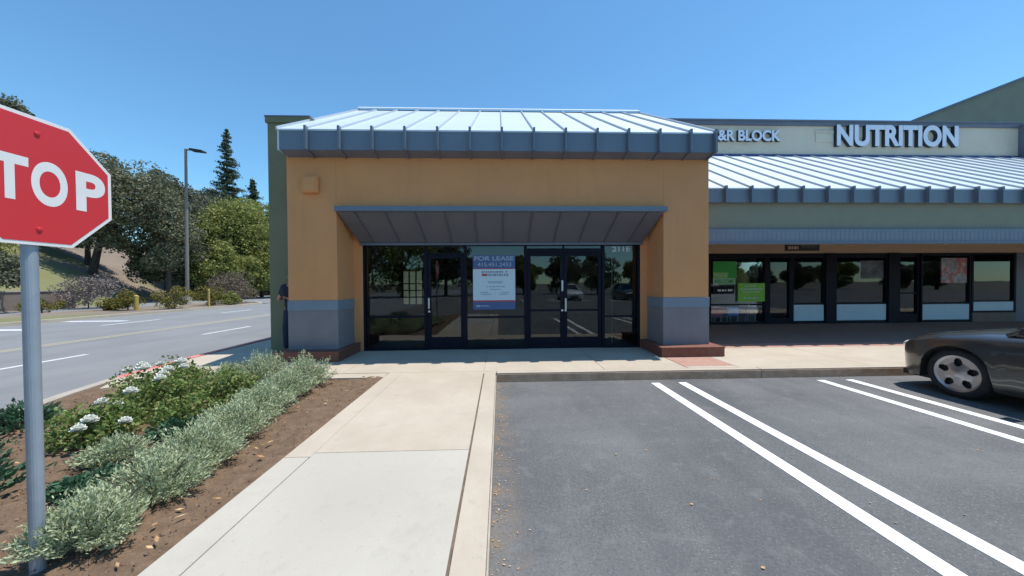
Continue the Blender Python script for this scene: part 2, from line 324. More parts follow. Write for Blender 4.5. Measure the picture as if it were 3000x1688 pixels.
# markings
b = MB()
for x in (2.40, 2.84, 5.13, 5.62, 7.95, 8.39, 10.7, 11.14, 13.45, 13.89, 16.2, 16.64):
    b.box(x, x + 0.13, -0.25, 5.30, -0.02, 0.004, M_line)
for k in range(14):
    for dx in (0, 0.44): b.box(-3.6 + k * 2.75 + dx, -3.6 + k * 2.75 + dx + 0.1, -19.5, -14.2, -0.02, 0.004, M_line)
struct(b.build("stall_markings"))
b = MB()
for y in (2.2, 6.2, 11.4, 17.8, 24.2, 30.6): b.box(-9.82, -9.70, y, y + (2.1 if y < 12 else 2.8), -0.02, 0.0, M_liner)
for y in (-4.5, 14.3, 20.2, 26.1): b.box(-16.3, -16.18, y, y + 2.4, -0.02, 0.0, M_liner)
b.box(-12.6, -12.48, -20, 70, -0.02, 0.0, M_yel); b.box(-12.35, -12.23, -20, 70, -0.02, 0.0, M_yel)
for y in (9.5, 11.2, 12.9): b.box(-19.9, -17.4, y, y + 0.45, -0.02, 0.0, M_liner)
b.box(-19.8, -17.2, 15.9, 16.3, -0.02, 0.0, M_liner)
struct(b.build("road_markings"))
# mulch bed with a rough surface
nx, ny = 90, 130; gx = np.linspace(-6.0, -1.845, nx); gy = np.linspace(-1.15, 5.4, ny)
kx = np.array([p[0] for p in kc][::1]); ky = np.array([p[1] for p in kc])
def kerbx(y): return np.interp(y, ky, kx) + 0.02
b = MB(); rn = rng.normal(size=(ny, nx)) * 0.007; big = np.sin(gx[None] * 5.1 + gy[:, None] * 3.3) * .012 + np.sin(gx[None] * 2.3 - gy[:, None] * 4.7) * .014
for j in range(ny):
    for i in range(nx):
        lo = kerbx(gy[j]); x = lo + (gx[i] - gx[0]) / (gx[-1] - gx[0]) * (-1.842 - lo)
        b.v.append((x, gy[j], 0.125 + rn[j, i] * (0.3 if i in (0, nx - 1) else 1) + big[j, i] * (0 if i in (0, nx - 1) else 1)))
mi = b.mi(M_mulch)
for j in range(ny - 1):
    for i in range(nx - 1): a = j * nx + i; b.f.append((a, a + 1, a + nx + 1, a + nx)); b.m.append(mi)
struct(b.build("planter_soil", smooth=True, recalc=False))
P = np.stack([rng.uniform(-5.6, -1.9, 7000), rng.uniform(-1, 5.3, 7000), np.full(7000, .13)], 1)
P = P[P[:, 0] > kerbx(P[:, 1]) + 0.05]; P[:, 2] += rng.uniform(-.012, .016, len(P))
M_chip = leafmat("bark_chip", [(0.12, 0.08, 0.06), (0.16, 0.11, 0.08), (0.24, 0.18, 0.13), (0.14, 0.095, 0.07)], 0.0, 0.95)
tag(quads("bark_chips", leaf_quads(P, 0.018, 1.8), M_chip), "brown bark mulch chips covering the planter bed", "mulch", kind='stuff')

# hill beyond the far parking strip
def hill_h(x, y):
    d = -x - 33 - 0.12 * (y - 20) + 2.0 * math.sin(y * .11) + 1.1 * math.sin(y * .31 + x * .2)
    if d <= 0: return -0.06
    e = 1 / (1 + math.exp((y - 62) / 6)) if True else 1
    return (7.5 * (1 - math.exp(-d / 9.0)) + 0.26 * max(0, d - 8)) * (0.35 + 0.65 * e)
b = MB(); nx, ny = 70, 90
for j in range(ny):
    for i in range(nx):
        x = -31 - (i / (nx - 1)) ** 1.4 * 170; y = -40 + j * 2.6; b.v.append((x, y, hill_h(x, y) + random.uniform(-.07, .07) * (hill_h(x, y) > 0)))
mi = b.mi(M_dirt)
for j in range(ny - 1):
    for i in range(nx - 1): a = j * nx + i; b.f.append((a, a + 1, a + nx + 1, a + nx)); b.m.append(mi)
struct(b.build("hill", smooth=True))

# ================================================================== MAIN BUILDING
ZG = 0.15
shop = thing("vacant_shop", "orange stucco corner shop with pale ribbed metal roof and dark glass front", "shop", (0, 7.0, ZG))
b = MB()
b.box(-4.12, -3.18, 6.72, 7.46, ZG, 4.12, M_orange); b.box(3.30, 4.23, 6.72, 7.46, ZG, 4.12, M_orange)      # piers
b.box(-3.18, 3.30, 6.72, 6.95, 3.06, 4.12, M_orange)                                                        # lintel
b.box(-4.12, -2.985, 7.46, 7.75, ZG, 4.12, M_orange); b.box(3.135, 4.23, 7.46, 7.75, ZG, 4.12, M_orange)    # jambs
b.box(-2.985, 3.135, 7.46, 7.75, 2.50, 4.12, M_orange)
b.box(-4.12, -3.9, 7.75, 12.2, ZG, 4.9, M_orange); b.box(4.0, 4.23, 7.75, 12.3, ZG, 4.4, M_orange)
b.build("wall", shop, bevel=0.006)
for x0, x1 in ((-4.128, -3.172), (3.292, 4.238)): b = MB(); b.box(x0, x1, 6.712, 7.455, ZG, 1.10, M_wains); b.build("wainscot", shop, bevel=0.006)
for x0, x1 in ((-4.134, -3.166), (3.286, 4.244)): b = MB(); b.box(x0, x1, 6.706, 7.455, 1.10, 1.30, M_cap); b.build("wainscot_cap", shop, bevel=0.006)
for x0, x1 in ((-4.25, -3.05), (3.13, 4.38)): b = MB(); b.box(x0, x1, 6.44, 7.452, ZG, 0.318, M_plinth); b.box(x0 - .01, x1 + .01, 6.43, 7.45, 0.315, 0.345, M_plinth); b.build("brick_plinth", shop, bevel=0.006)
# fascia
ZT, ZB, YF = 4.49, 4.12, 6.45
SL = 0.60
b = MB(); b.box(-4.08, 4.19, YF, 6.60, ZB, ZT, M_slate)
b.prism([(YF, ZB - 0.002), (6.72, 4.075), (6.72, 4.115), (6.6, ZB - .002)], -4.08, 4.19, M_slate2, axis='x')
b.prism([(YF + .01, ZT), (YF + .01, ZB), (6.72, ZB), (7.6, ZT + .2), (7.0, ZT + .32)], -4.12, -4.085, M_roofm, axis='x')
b.prism([(YF + .01, ZT), (YF + .01, ZB), (6.72, ZB), (7.6, ZT + .2), (7.0, ZT + .32)], 4.195, 4.23, M_slate, axis='x')
ribs = [-3.57 + .604 * k for k in range(13)]
for x in ribs + [4.165]:
    b.box(x - .02, x + .02, YF - .085, YF + .002, ZB - .01, ZT + .05, M_slate)
    b.prism([(YF - .085, ZB - .01), (6.70, 4.05), (6.70, 4.07), (YF, ZB - .01)], x - .018, x + .018, M_slate2, axis='x')
b.build("fascia", shop)
# roof sheet and seams
def roofpt(y, dz=0): return (y, ZT + .01 + (y - YF) * SL + dz)
def roof_build(x0, x1, ribx, y0, z0, y1, sl, parent, seamh=.05):
    b = MB(); b.prism([(y0 - .008, z0), (y1, z0 + (y1 - y0) * sl), (y1, z0 + (y1 - y0) * sl - .06), (y0 - .008, z0 - .03)], x0, x1, M_roofm, axis='x')
    r = b.build("roof", parent)
    b = MB()
    for x in ribx:
        z = lambda y, d: z0 + (y - y0) * sl + d
        b.prism([(y0 - .03, z(y0 - .03, .0)), (y0 - .03, z(y0 - .03, seamh)), (y1 - .05, z(y1 - .05, seamh)), (y1 - .05, z(y1 - .05, 0.0))], x - .013, x + .013, M_seam, axis='x')
    b.build("seam", r, loc=(0, 0, 0)); return r
rf = roof_build(-4.13, 4.235, [-4.115] + ribs + [4.215], YF, ZT + .012, 10.2, SL, shop)
zr = ZT + .012 + (10.2 - YF) * SL
b = MB(); b.prism([(10.08, zr - .072 + .055), (10.08, zr - .072 + .085), (10.30, zr + .15), (10.30, zr + .1)], -4.15, 4.25, M_roofm, axis='x'); b.box(-4.13, 4.23, 10.205, 10.4, zr - 1.2, zr + .02, M_slate2)
b.build("ridge_cap", rf, loc=(0, 0, 0))
b = MB()      # flat roof behind, ceiling, rear wall with a window opening
b.box(-4.1, 4.2, 10.4, 12.3, 4.4, 4.6, M_slate2); b.build("rear_roof", shop)
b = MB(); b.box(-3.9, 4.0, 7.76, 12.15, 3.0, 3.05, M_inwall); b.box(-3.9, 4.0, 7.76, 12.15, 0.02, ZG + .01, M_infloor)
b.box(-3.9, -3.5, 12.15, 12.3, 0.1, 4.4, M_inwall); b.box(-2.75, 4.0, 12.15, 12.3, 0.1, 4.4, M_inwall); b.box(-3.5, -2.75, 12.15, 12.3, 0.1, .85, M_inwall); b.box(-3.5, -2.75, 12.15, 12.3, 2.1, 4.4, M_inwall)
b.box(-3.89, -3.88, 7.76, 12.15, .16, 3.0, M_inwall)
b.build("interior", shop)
b = MB()
for x in (-3.5, -3.27, -3.03, -2.80): b.box(x, x + .045, 12.18, 12.24, .85, 2.1, M_frame)
for z in (.85, 1.12, 1.36, 1.60, 2.06): b.box(-3.5, -2.75, 12.19, 12.23, z, z + .035, M_frame)
b.build("rear_window", shop)
b = MB(); b.box(-.3, .6, 9.5, 10.0, .16, .95, M_tanwall); b.build("interior_counter", shop); b = MB(); b.box(2.0, 3.6, 10.5, 10.7, .16, 2.3, M_tanwall); b.build("interior_partition", shop)
# canopy: slate band and ribbed sloping soffit
b = MB(); b.box(-3.165, 3.325, 6.60, 6.716, 3.02, 3.115, M_slate); b.build("canopy_band", shop)
b = MB(); y0, z0_, y1_, z1_ = 6.70, 3.015, 7.44, 2.49
b.hexa([(-3.16, y0, z0_), (3.285, y0, z0_), (3.17, y1_, z1_), (-3.02, y1_, z1_), (-3.16, y0 + .02, z0_ + .03), (3.285, y0 + .02, z0_ + .03), (3.17, y1_ + .02, z1_ + .03), (-3.02, y1_ + .02, z1_ + .03)], M_soffit)
b.box(-3.02, 3.17, 7.40, 7.455, 2.45, 2.50, M_slate2)
so_ = b.build("canopy_soffit", shop)
b = MB()
for k in range(11):
    x = -2.82 + k * .578; xb = x * .96
    b.hexa([(x - .012, y0, z0_ - .03), (x + .012, y0, z0_ - .03), (xb + .012, y1_, z1_ - .03), (xb - .012, y1_, z1_ - .03), (x - .012, y0, z0_ - .003), (x + .012, y0, z0_ - .003), (xb + .012, y1_, z1_ - .003), (xb - .012, y1_, z1_ - .003)], M_soffseam)
b.build("seam", so_, loc=(0, 0, 0))

def window(parent, x0, x1, z0, z1, y, fr, rails=(), mull=(), glass=M_glass, name="window", d=.06, sill=None):
    """frame mesh with a pane child; fr = (left,right,bottom,top) widths"""
    b = MB(); l, r_, bo, to = fr
    b.box(x0, x0 + l, y - d, y + d, z0, z1, M_frame); b.box(x1 - r_, x1, y - d, y + d, z0, z1, M_frame)
    b.box(x0 + l, x1 - r_, y - d + .004, y + d - .004, z0, z0 + bo, M_frame); b.box(x0 + l, x1 - r_, y - d + .004, y + d - .004, z1 - to, z1, M_frame)
    for z, h in rails: b.box(x0 + l, x1 - r_, y - d + .01, y + d - .01, z, z + h, M_frame)
    for x, h in mull: b.box(x, x + h, y - d + .012, y + d - .012, z0 + bo, z1 - to, M_frame)
    f = b.build(name, parent, bevel=.004)
    b = MB(); b.box(x0 + l - .01, x1 - r_ + .01, y - .004, y + .004, z0 + bo - .01, z1 - to + .01, glass); b.build("pane", f, loc=(0, 0, 0))
    return f
YS = 7.53; zt = 2.46
window(shop, -2.985, -1.64, ZG, zt, YS, (.035, .03, .05, .02), [(.87, .04)])
window(shop, -0.765, .565, ZG, zt, YS, (.03, .03, .05, .02), [(.84, .04)])
window(shop, 2.305, 3.135, ZG, zt, YS, (.03, .05, .05, .02), [(.84, .03)])
window(shop, -1.64, -0.765, 2.26, zt, YS, (.03, .03, .03, .02), name="transom"); window(shop, .565, 2.305, 2.36, zt, YS, (.03, .03, .02, .02), [], [(1.40, .03)], name="transom")
def door(x0, x1, z1, hx, hz, kp=.27):
    f = window(shop, x0, x1, ZG + .01, z1, YS, (.075, .075, kp, .09), [(.98, .045)] if kp < .26 else [], name="door", d=.03)
    b = MB(); b.box(hx - .02, hx + .02, YS - .075, YS - .05, hz - .12, hz + .12, M_alu); b.box(hx - .015, hx + .015, YS - .05, YS - .028, hz + .07, hz + .10, M_alu); b.box(hx - .015, hx + .015, YS - .05, YS - .028, hz - .10, hz - .07, M_alu)
    b.build("handle", f, loc=(0, 0, 0), bevel=.006)
    b = MB(); b.tube([(hx, YS - .03, 1.0), (hx, YS - .045, 1.0)], .025, M_alu, 12); b.build("lock", f, loc=(0, 0, 0)); return f
door(-1.60, -.80, 2.26, -1.565, 1.18)
door(.605, 1.415, 2.30, 1.38, 1.55, .24); door(1.42, 2.27, 2.30, 1.455, 1.15, .24)
b = MB(); b.box(-1.64, -1.60, YS - .06, YS + .06, ZG, 2.26, M_frame); b.box(-.80, -.765, YS - .06, YS + .06, ZG, 2.26, M_frame); b.box(.565, .60, YS - .06, YS + .06, ZG, 2.36, M_frame); b.box(2.275, 2.305, YS - .06, YS + .06, ZG, 2.36, M_frame)
b.box(.60, 2.275, YS - .055, YS + .055, 2.30, 2.36, M_frame); b.build("door_frame", shop)
b = MB(); b.box(2.58, 2.60, 7.75, 7.78, .2, 2.2, M_alu); b.box(2.78, 2.80, 8.2, 8.24, .2, 2.3, M_frame); b.build("inner_post", shop)
# suite number on the glass
M_num = mat("pale_vinyl", (0.62, 0.64, 0.58), 0.6, (0.66, 0.68, 0.62), 5)
tag(text_fit("suite_number", "211E", 2.52, 2.93, 2.31, 2.425, YS - .008, M_num, offset=.02), "pale vinyl unit number at the top of the rightmost pane of the vacant shop", "number sign")
# wall light box
b = MB(); b.box(-3.79, -3.49, 6.62, 6.712, 3.38, 3.69, M_orange)
wl = thing("wall_light", "square box light painted orange, high on the left of the shop wall", "wall light", (-3.64, 6.7, 3.4))
b.build("housing", wl, bevel=.012); b = MB(); b.box(-3.75, -3.53, 6.608, 6.622, 3.41, 3.66, M_orange); b.build("cover", wl, bevel=.006)
# green wing wall
gw = thing("green_wing", "tall dark green stucco wall rising behind the left end of the orange shop", "wall", (-4.6, 7.6, ZG))
b = MB(); b.box(-5.02, -4.125, 7.55, 22, ZG, 5.12, M_green); b.box(-4.24, -4.135, 7.02, 7.548, ZG, 4.1, M_green) if False else None; b.build("wall", gw, bevel=.01)
b = MB(); b.box(-5.05, -4.10, 7.52, 22.02, 5.12, 5.24, M_green); b.box(-5.06, -4.09, 7.51, 22.03, 5.24, 5.27, M_slate2); b.build("coping", gw)

# lease poster on the glass
M_pblue = mat("poster_blue", (0.055, 0.11, 0.26), 0.5, (0.065, 0.125, 0.28), 3); M_pwhite = mat("poster_white", (0.56, 0.68, 0.74), 0.6, (0.60, 0.71, 0.76), 3)
M_pred = mat("poster_red", (0.42, 0.06, 0.09), 0.5, (0.45, 0.07, 0.1), 3); M_ptxt = mat("poster_grey_ink", (0.20, 0.29, 0.36), 0.6, (0.22, 0.31, 0.38), 3)
M_plb = mat("poster_pale_blue", (0.30, 0.38, 0.50), 0.6, (0.32, 0.40, 0.52), 3)
yp = YS - .012
ps = thing("lease_poster", "blue and white lease poster on the middle window of the orange shop", "poster", (-.13, YS, 1.0))
b = MB(); b.box(-.60, .335, yp, yp + .004, 1.93, 2.235, M_pblue); b.box(-.60, .335, yp - .002, yp + .001, 1.93, 1.945, M_pred); b.build("header_panel", ps)
b = MB(); b.box(-.60, .335, yp, yp + .004, 1.235, 1.927, M_pwhite); b.box(-.60, .335, yp, yp + .004, 1.20, 1.233, M_pred); b.build("white_panel", ps)
b = MB(); b.box(-.60, .335, yp, yp + .004, 1.03, 1.198, M_pblue); b.box(-.53, -.44, yp - .002, yp, 1.09, 1.13, M_plb); b.box(-.42, -.25, yp - .002, yp, 1.10, 1.12, M_plb); b.build("footer_panel", ps)
text_fit("lettering", "FOR LEASE", -.57, .305, 2.115, 2.215, yp - .003, M_plb, ps, offset=.03)
text_fit("phone_number", "415.451.2453", -.50, .25, 1.985, 2.075, yp - .003, M_plb, ps, offset=.02)
b = MB()
def bars(b, x0, x1, z0, z1, m, n=5, y=yp - .003):
    x = x0
    while x < x1 - .005:
        wv = random.uniform(.6, 1.6) * (x1 - x0) / n * .6; e = min(x + wv, x1); b.box(x, e, y, y + .002, z0, z1, m); x = e + (x1 - x0) / n * .22
bars(b, -.41, .08, 1.845, 1.885, M_ptxt, 9); b.box(.12, .16, yp - .003, yp, 1.85, 1.885, M_ptxt)
bars(b, -.26, .18, 1.77, 1.825, M_ptxt, 6)
for zz, xa, xb in ((1.64, -.27, .05), (1.61, -.25, .04), (1.53, -.30, .12), (1.47, -.22, .02), (1.40, -.44, -.27), (1.40, .02, .20), (1.36, -.42, -.20), (1.36, -.02, .18)): bars(b, xa, xb, zz, zz + .018, M_ptxt, 5)
b.build("small_print", ps)
b = MB(); b.box(-.41, -.28, yp - .003, yp - .001, 1.775, 1.825, M_pred); b.build("logo_mark", ps)

# ================================================================== RIGHT BUILDING
B2 = thing("shop_row", "long shop row with standing seam canopy roof, sage beam and beige sign band", "shop row", (12, 11.3, ZG))
X0, X1 = 4.235, 30
Y2, YW = 7.62, 11.3
b = MB(); b.box(X0, X1, Y2, Y2 + .12, 3.44, 3.76, M_slate); rib2 = [5.17 + .604 * k for k in range(-1, 41)]
for x in rib2: b.box(x - .02, x + .02, Y2 - .085, Y2 + .002, 3.43, 3.81, M_slate)
b.build("fascia", B2)
roof_build(X0, X1, rib2, Y2, 3.772, YW - .02, .58, B2)
b = MB(); b.box(X0, X1, 7.72, 7.95, 2.83, 3.44, M_green2); b.box(X0, X1, 7.70, 7.72, 2.83, 2.86, M_slate2); b.build("beam", B2)
b = MB(); b.box(X0, X1, 7.66, 7.95, 2.50, 2.828, M_cap)
x = X0
while x < X1: b.box(x, x + .02, 7.656, 7.66, 2.53, 2.80, M_cap); x += .11
b.box(X0, X1, 7.63, 7.66, 2.49, 2.53, M_slate2)
b.build("blue_band", B2)
b = MB(); b.box(X0, X1, 7.95, YW, 2.90, 2.97, M_tan); b.build("soffit", B2)
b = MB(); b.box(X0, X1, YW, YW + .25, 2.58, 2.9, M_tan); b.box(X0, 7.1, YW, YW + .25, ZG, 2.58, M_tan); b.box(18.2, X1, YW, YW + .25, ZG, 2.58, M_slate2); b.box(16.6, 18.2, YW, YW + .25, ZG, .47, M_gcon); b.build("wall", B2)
b = MB(); b.box(X0, 18.2, YW + .0, YW + .3, 5.75, 6.93, M_beige); b.build("sign_band", B2)
b = MB(); b.box(X0, 18.25, YW - .06, YW + .36, 6.93, 7.10, M_slate2); b.box(X0, 18.25, YW - .09, YW + .38, 7.06, 7.11, M_slate2); b.build("coping", B2)
b = MB(); b.box(X0, 18.2, YW - .05, YW - .003, 5.82, 5.95, M_navy); b.build("flashing", B2)
b = MB(); b.box(10.84, 11.46, YW - .03, YW - .002, 6.38, 6.69, M_beige); b.box(10.80, 11.46, YW - .05, YW - .002, 6.70, 6.76, M_beige); b.build("blank_sign_box", B2, bevel=.01)
b = MB(); b.box(18.2, 30, 10.7, 12, 5.5, 7.02, M_slate2); b.build("end_parapet", B2)
b = MB(); b.prism([(13.2, 6.6), (18.01, 8.55), (24.5, 11.0), (33, 7.8), (33, 6.6)], 14, 22, M_green2); b.build("gable", B2)
b = MB(); b.prism([(13.1, 6.62), (18.0, 8.62), (24.5, 11.1), (24.5, 11.0), (18.01, 8.53), (13.1, 6.55)], 13.93, 22, M_slate2); b.build("gable_coping", B2)
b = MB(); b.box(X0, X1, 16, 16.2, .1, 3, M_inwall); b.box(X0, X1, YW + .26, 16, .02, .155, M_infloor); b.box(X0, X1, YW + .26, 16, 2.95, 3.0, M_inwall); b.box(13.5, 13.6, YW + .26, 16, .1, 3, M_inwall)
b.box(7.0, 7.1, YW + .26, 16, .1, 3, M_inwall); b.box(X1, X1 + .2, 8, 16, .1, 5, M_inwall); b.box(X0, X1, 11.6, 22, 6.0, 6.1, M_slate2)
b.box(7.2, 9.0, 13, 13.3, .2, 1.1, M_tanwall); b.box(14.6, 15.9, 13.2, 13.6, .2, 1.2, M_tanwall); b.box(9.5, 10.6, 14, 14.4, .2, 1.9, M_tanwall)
b.build("interior", B2)
g2 = M_glass2
window(B2, 7.1, 9.12, ZG, 2.58, YW + .05, (.1, .04, .08, .16), [(.80, .05)], [(8.55, .03)] and [], g2)
window(B2, 9.12, 10.03, ZG, 2.58, YW + .05, (.16, .08, .2, .16), [], [], g2, name="door")
window(B2, 10.03, 11.22, ZG, 2.58, YW + .05, (.08, .03, .07, .16), [(.82, .05)], [], g2)
for x0, x1 in ((11.22, 11.60), (13.47, 13.88)): b = MB(); b.box(x0, x1, YW - .05, YW + .2, ZG, 2.58, M_frame); b.build("post", B2)
window(B2, 11.60, 13.47, ZG, 2.58, YW + .05, (.04, .04, .07, .16), [(.82, .05)], [], g2)
window(B2, 13.88, 14.70, ZG, 2.58, YW + .1, (.08, .08, .3, .14), [(1.15, .05)], [], g2, name="door")
window(B2, 14.70, 16.52, ZG, 2.58, YW + .05, (.05, .05, .07, .10), [(.80, .05)], [], g2)
window(B2, 16.55, 18.2, .47, 2.58, YW + .05, (.07, .08, .06, .06), [(.86, .04)], [], g2)
M_pan = mat("frosted_panel", (0.50, 0.66, 0.76), 0.5, (0.56, 0.71, 0.80), 2)
for x0, x1, z0, z1, lab in ((10.12, 11.18, .25, .80, "frosted pale blue panel low in the glass, leftmost of four in the shop row"), (11.65, 13.42, .25, .80, "widest frosted pale blue panel, between two black posts of the shop row"),
                            (14.76, 16.46, .24, .78, "frosted pale blue panel low in the glass right of the shop row entrance door"), (16.63, 18.1, .54, .85, "shallow frosted pale blue panel raised above a low wall at the right end")):
    b = MB(); b.box(x0, x1, YW - .006, YW + .04, z0, z1, M_pan); tag(b.build("window_panel"), lab, "window panel", "frosted panels along the shop row")
# posters in the first shop
M_g1 = mat("poster_dark_green", (0.035, 0.38, 0.06), 0.6, (0.045, 0.42, 0.07), 2); M_g2 = mat("poster_lime", (0.24, 0.55, 0.06), 0.6, (0.27, 0.60, 0.07), 2); M_pg = mat("poster_pale_green", (0.42, 0.62, 0.46), 0.6, (0.45, 0.65, 0.48), 2)
yq = YW - .012
t = thing("green_poster", "tall dark green poster with walk in welcome lettering in the shop row's first window", "poster", (7.6, YW, 1.5))
b = MB(); b.box(7.26, 8.08, yq, yq + .006, 1.74, 2.31, M_g1); b.build("panel", t)
b = MB(); b.box(7.26, 7.78, yq - .006, yq - .001, 1.74, 1.94, M_g2); b.box(7.26, 8.04, yq, yq + .006, 1.52, 1.735, M_pg); b.build("band", t)
text_fit("lettering", "WALK IN", 7.29, 7.74, 1.77, 1.91, yq - .009, M_pg, t, offset=.03)
text_fit("lettering", "WELCOME", 7.29, 8.0, 1.55, 1.70, yq - .009, M_g1, t, offset=.03)
t = thing("green_poster", "lime green square poster below and right of the dark green one in the first window", "poster", (8.6, YW, 1.0), )
b = MB(); b.box(8.13, 9.08, yq, yq + .006, .93, 1.56, M_g2); b.build("panel", t)
b = MB()
bars(b, 8.4, 8.8, 1.44, 1.49, M_pg, 3, yq - .004); bars(b, 8.22, 9.0, 1.33, 1.39, M_pg, 6, yq - .004); bars(b, 8.3, 8.9, 1.24, 1.28, M_pg, 6, yq - .004); bars(b, 8.35, 8.85, 1.02, 1.08, M_pg, 3, yq - .004); b.build("small_print", t)
t = thing("black_poster", "small black strip sign with white print beneath the dark green poster", "poster", (7.6, YW, 1.3))
b = MB(); b.box(7.26, 8.0, yq, yq + .006, 1.20, 1.47, M_frame); b.build("panel", t); b = MB(); bars(b, 7.42, 7.72, 1.29, 1.35, M_white, 2, yq - .004); bars(b, 7.78, 7.94, 1.29, 1.36, M_white, 2, yq - .004); b.build("small_print", t)
# table and two chairs behind the first window
M_cr = mat("red_chair", (0.75, 0.10, 0.17), 0.5, (0.78, 0.12, 0.19), 3); M_cb = mat("blue_chair", (0.12, 0.42, 0.85), 0.5, (0.14, 0.45, 0.88), 3)
def chair(x, m, lab):
    t = thing("chair", lab, "chair", (x, 11.75, .155), "chairs behind the first shop row window")
    b = MB(); b.box(x - .2, x + .2, 11.46, 11.86, .42, .46, m); b.build("seat", t, bevel=.01)
    b = MB(); b.box(x - .2, x + .2, 11.42, 11.46, .47, .74, m); b.build("backrest", t, bevel=.01)
    for dx in (-.18, .18):
        for y in (11.48, 11.83): b = MB(); b.tube([(x + dx, y, .155), (x + dx, y, .42)], .012, M_alu, 8); b.build("leg", t)
chair(7.5, M_cr, "red chair behind the first window, left of the blue chair"); chair(8.07, M_cb, "blue chair behind the first window, right of the red chair"); chair(8.72, M_inwall, "grey chair behind the first window, nearest the door")
# letters
def letters(name, txt, x0, x1, z0, z1, label, ext=.06, off=.02, gap=.0):
    t = thing(name, label, "shop sign", ((x0 + x1) / 2, YW - .1, z0))
    me, mn, mx = text_mesh(txt, 1.0, M_ltr, ext, M_ltrside, off); full = mx[0] - mn[0]; sx = (x1 - x0) / full; sz = (z1 - z0) / (mx[1] - mn[1]); bpy.data.meshes.remove(me)
    for i, ch in enumerate(txt):
        if ch == ' ': continue
        m1, a1, b1 = text_mesh(txt[:i + 1], 1.0, M_ltr, ext, M_ltrside, off); right = b1[0]; bpy.data.meshes.remove(m1)
        m2, a2, b2 = text_mesh(ch, 1.0, M_ltr, ext, M_ltrside, off)
        for v in m2.vertices:
            xx = x0 + (right - mn[0] - (b2[0] - v.co.x)) * sx; v.co = (xx, YW - .004 - ext * 1.0 - v.co.z, z0 + (v.co.y - mn[1]) * sz)
        m2.update(); o = bpy.data.objects.new("letter", m2); C.objects.link(o); put(o, t)
letters("letter_sign", "H&R BLOCK", 7.06, 9.55, 6.37, 6.74, "small pale raised letters on the beige band, partly hidden by the orange shop roof", .05, .035)
letters("letter_sign", "NUTRITION", 11.50, 15.85, 6.22, 6.95, "large white raised letters on the beige band above the ribbed roof", .055, .04)
# hanging blade sign under the soffit
t = thing("hanging_sign", "small dark sign board hanging below the tan header of the shop row", "hanging sign", (9.3, 10.2, 2.6))
b = MB(); b.box(8.85, 9.93, 10.18, 10.22, 2.56, 2.86, M_black); b.build("board", t)
b = MB(); bars(b, 8.93, 9.25, 2.61, 2.70, M_tan, 3, 10.176); bars(b, 9.35, 9.85, 2.66, 2.76, M_inwall, 5, 10.176); b.build("small_print", t)
b = MB(); b.tube([(9.0, 10.2, 2.86), (9.0, 10.2, 2.90)], .01, M_black, 6); b.tube([(9.75, 10.2, 2.86), (9.75, 10.2, 2.90)], .01, M_black, 6); b.build("hanger", t)
# open sign & white goods in the right shop
t = thing("open_sign", "small glowing red sign hanging inside the window right of the entrance door", "neon sign", (14.9, 11.6, 2.1))
M_neon = bpy.data.materials.new("red_neon"); M_neon.use_nodes = True; bb = M_neon.node_tree.nodes["Principled BSDF"]; bb.inputs["Base Color"].default_value = (.5, .02, .03, 1); bb.inputs["Emission Color"].default_value = (1, .05, .08, 1); bb.inputs["Emission Strength"].default_value = 0.7
text_fit("lettering", "OPEN", 14.78, 15.12, 2.14, 2.30, 11.6, M_neon, t, offset=.03); b = MB(); b.box(14.74, 15.16, 11.62, 11.64, 2.10, 2.34, M_black); b.build("backing", t)
b = MB(); b.prism([(15.55, 1.0), (16.4, 1.0), (16.42, 1.12), (15.95, 1.32), (15.55, 1.38)], 11.7, 11.72, M_white); tag(b.build("display_card", bevel=.004), "white slanted display card standing inside the window near the right end", "display card")
b = MB(); b.box(14.85, 15.1, 11.6, 11.7, .86, 1.15, M_pan); tag(b.build("notice_card"), "small pale square card at the left foot of the window right of the entrance", "notice")
b = MB(); b.box(10.6, 10.8, 11.6, 11.7, .86, 1.17, M_pan); tag(b.build("notice_card"), "small pale upright card above the leftmost frosted panel", "notice")

M_col = mat("collage_print", (0.62, 0.52, 0.50), .6, (0.16, 0.20, 0.28), 7, detail=3, extra=overlay(5, 0.55, 0.6, (0.55, 0.12, 0.12), 2, 0.8))
b = MB(); b.box(15.5, 16.44, 11.345, 11.35, 1.52, 2.40, M_col); tag(b.build("window_poster"), "large pale and pink printed poster inside the window above the white slanted card", "poster")
b = MB(); b.box(12.55, 13.38, 11.345, 11.35, 1.70, 2.32, mat("grey_print", (0.05, 0.06, 0.07), .6, (0.18, 0.20, 0.23), 3)); tag(b.build("window_poster"), "dim grey printed poster at the top right of the widest window", "poster")
M_good = [mat("shelf_goods_%s" % n, c, .7, tuple(v * 1.2 for v in c), 5) for n, c in (("white", (.6, .6, .58)), ("red", (.5, .06, .05)), ("amber", (.5, .32, .08)), ("blue", (.07, .15, .4)))]
for k, x0 in enumerate((11.8, 14.9)):
    t = thing("display_shelf", ("shelf of mixed goods behind the widest window", "shelf of mixed goods behind the window right of the entrance door")[k], "shelf", (x0 + .7, 12.7, .155), "display shelves inside the shop row")
    b = MB(); b.box(x0, x0 + 1.4, 12.9, 12.95, .155, 1.75, M_inwall)
    for z in (.5, .95, 1.4): b.box(x0, x0 + 1.4, 12.55, 12.9, z, z + .03, M_tanwall)
    b.build("rack", t); b = MB()
    for z in (.53, .98, 1.43):
        x = x0 + .03
        while x < x0 + 1.25: w_ = random.uniform(.06, .13); b.box(x, x + w_, 12.6, 12.8, z, z + random.uniform(.14, .3), random.choice(M_good)); x += w_ + .015
    o = b.build("goods", t); o["kind"] = "stuff"

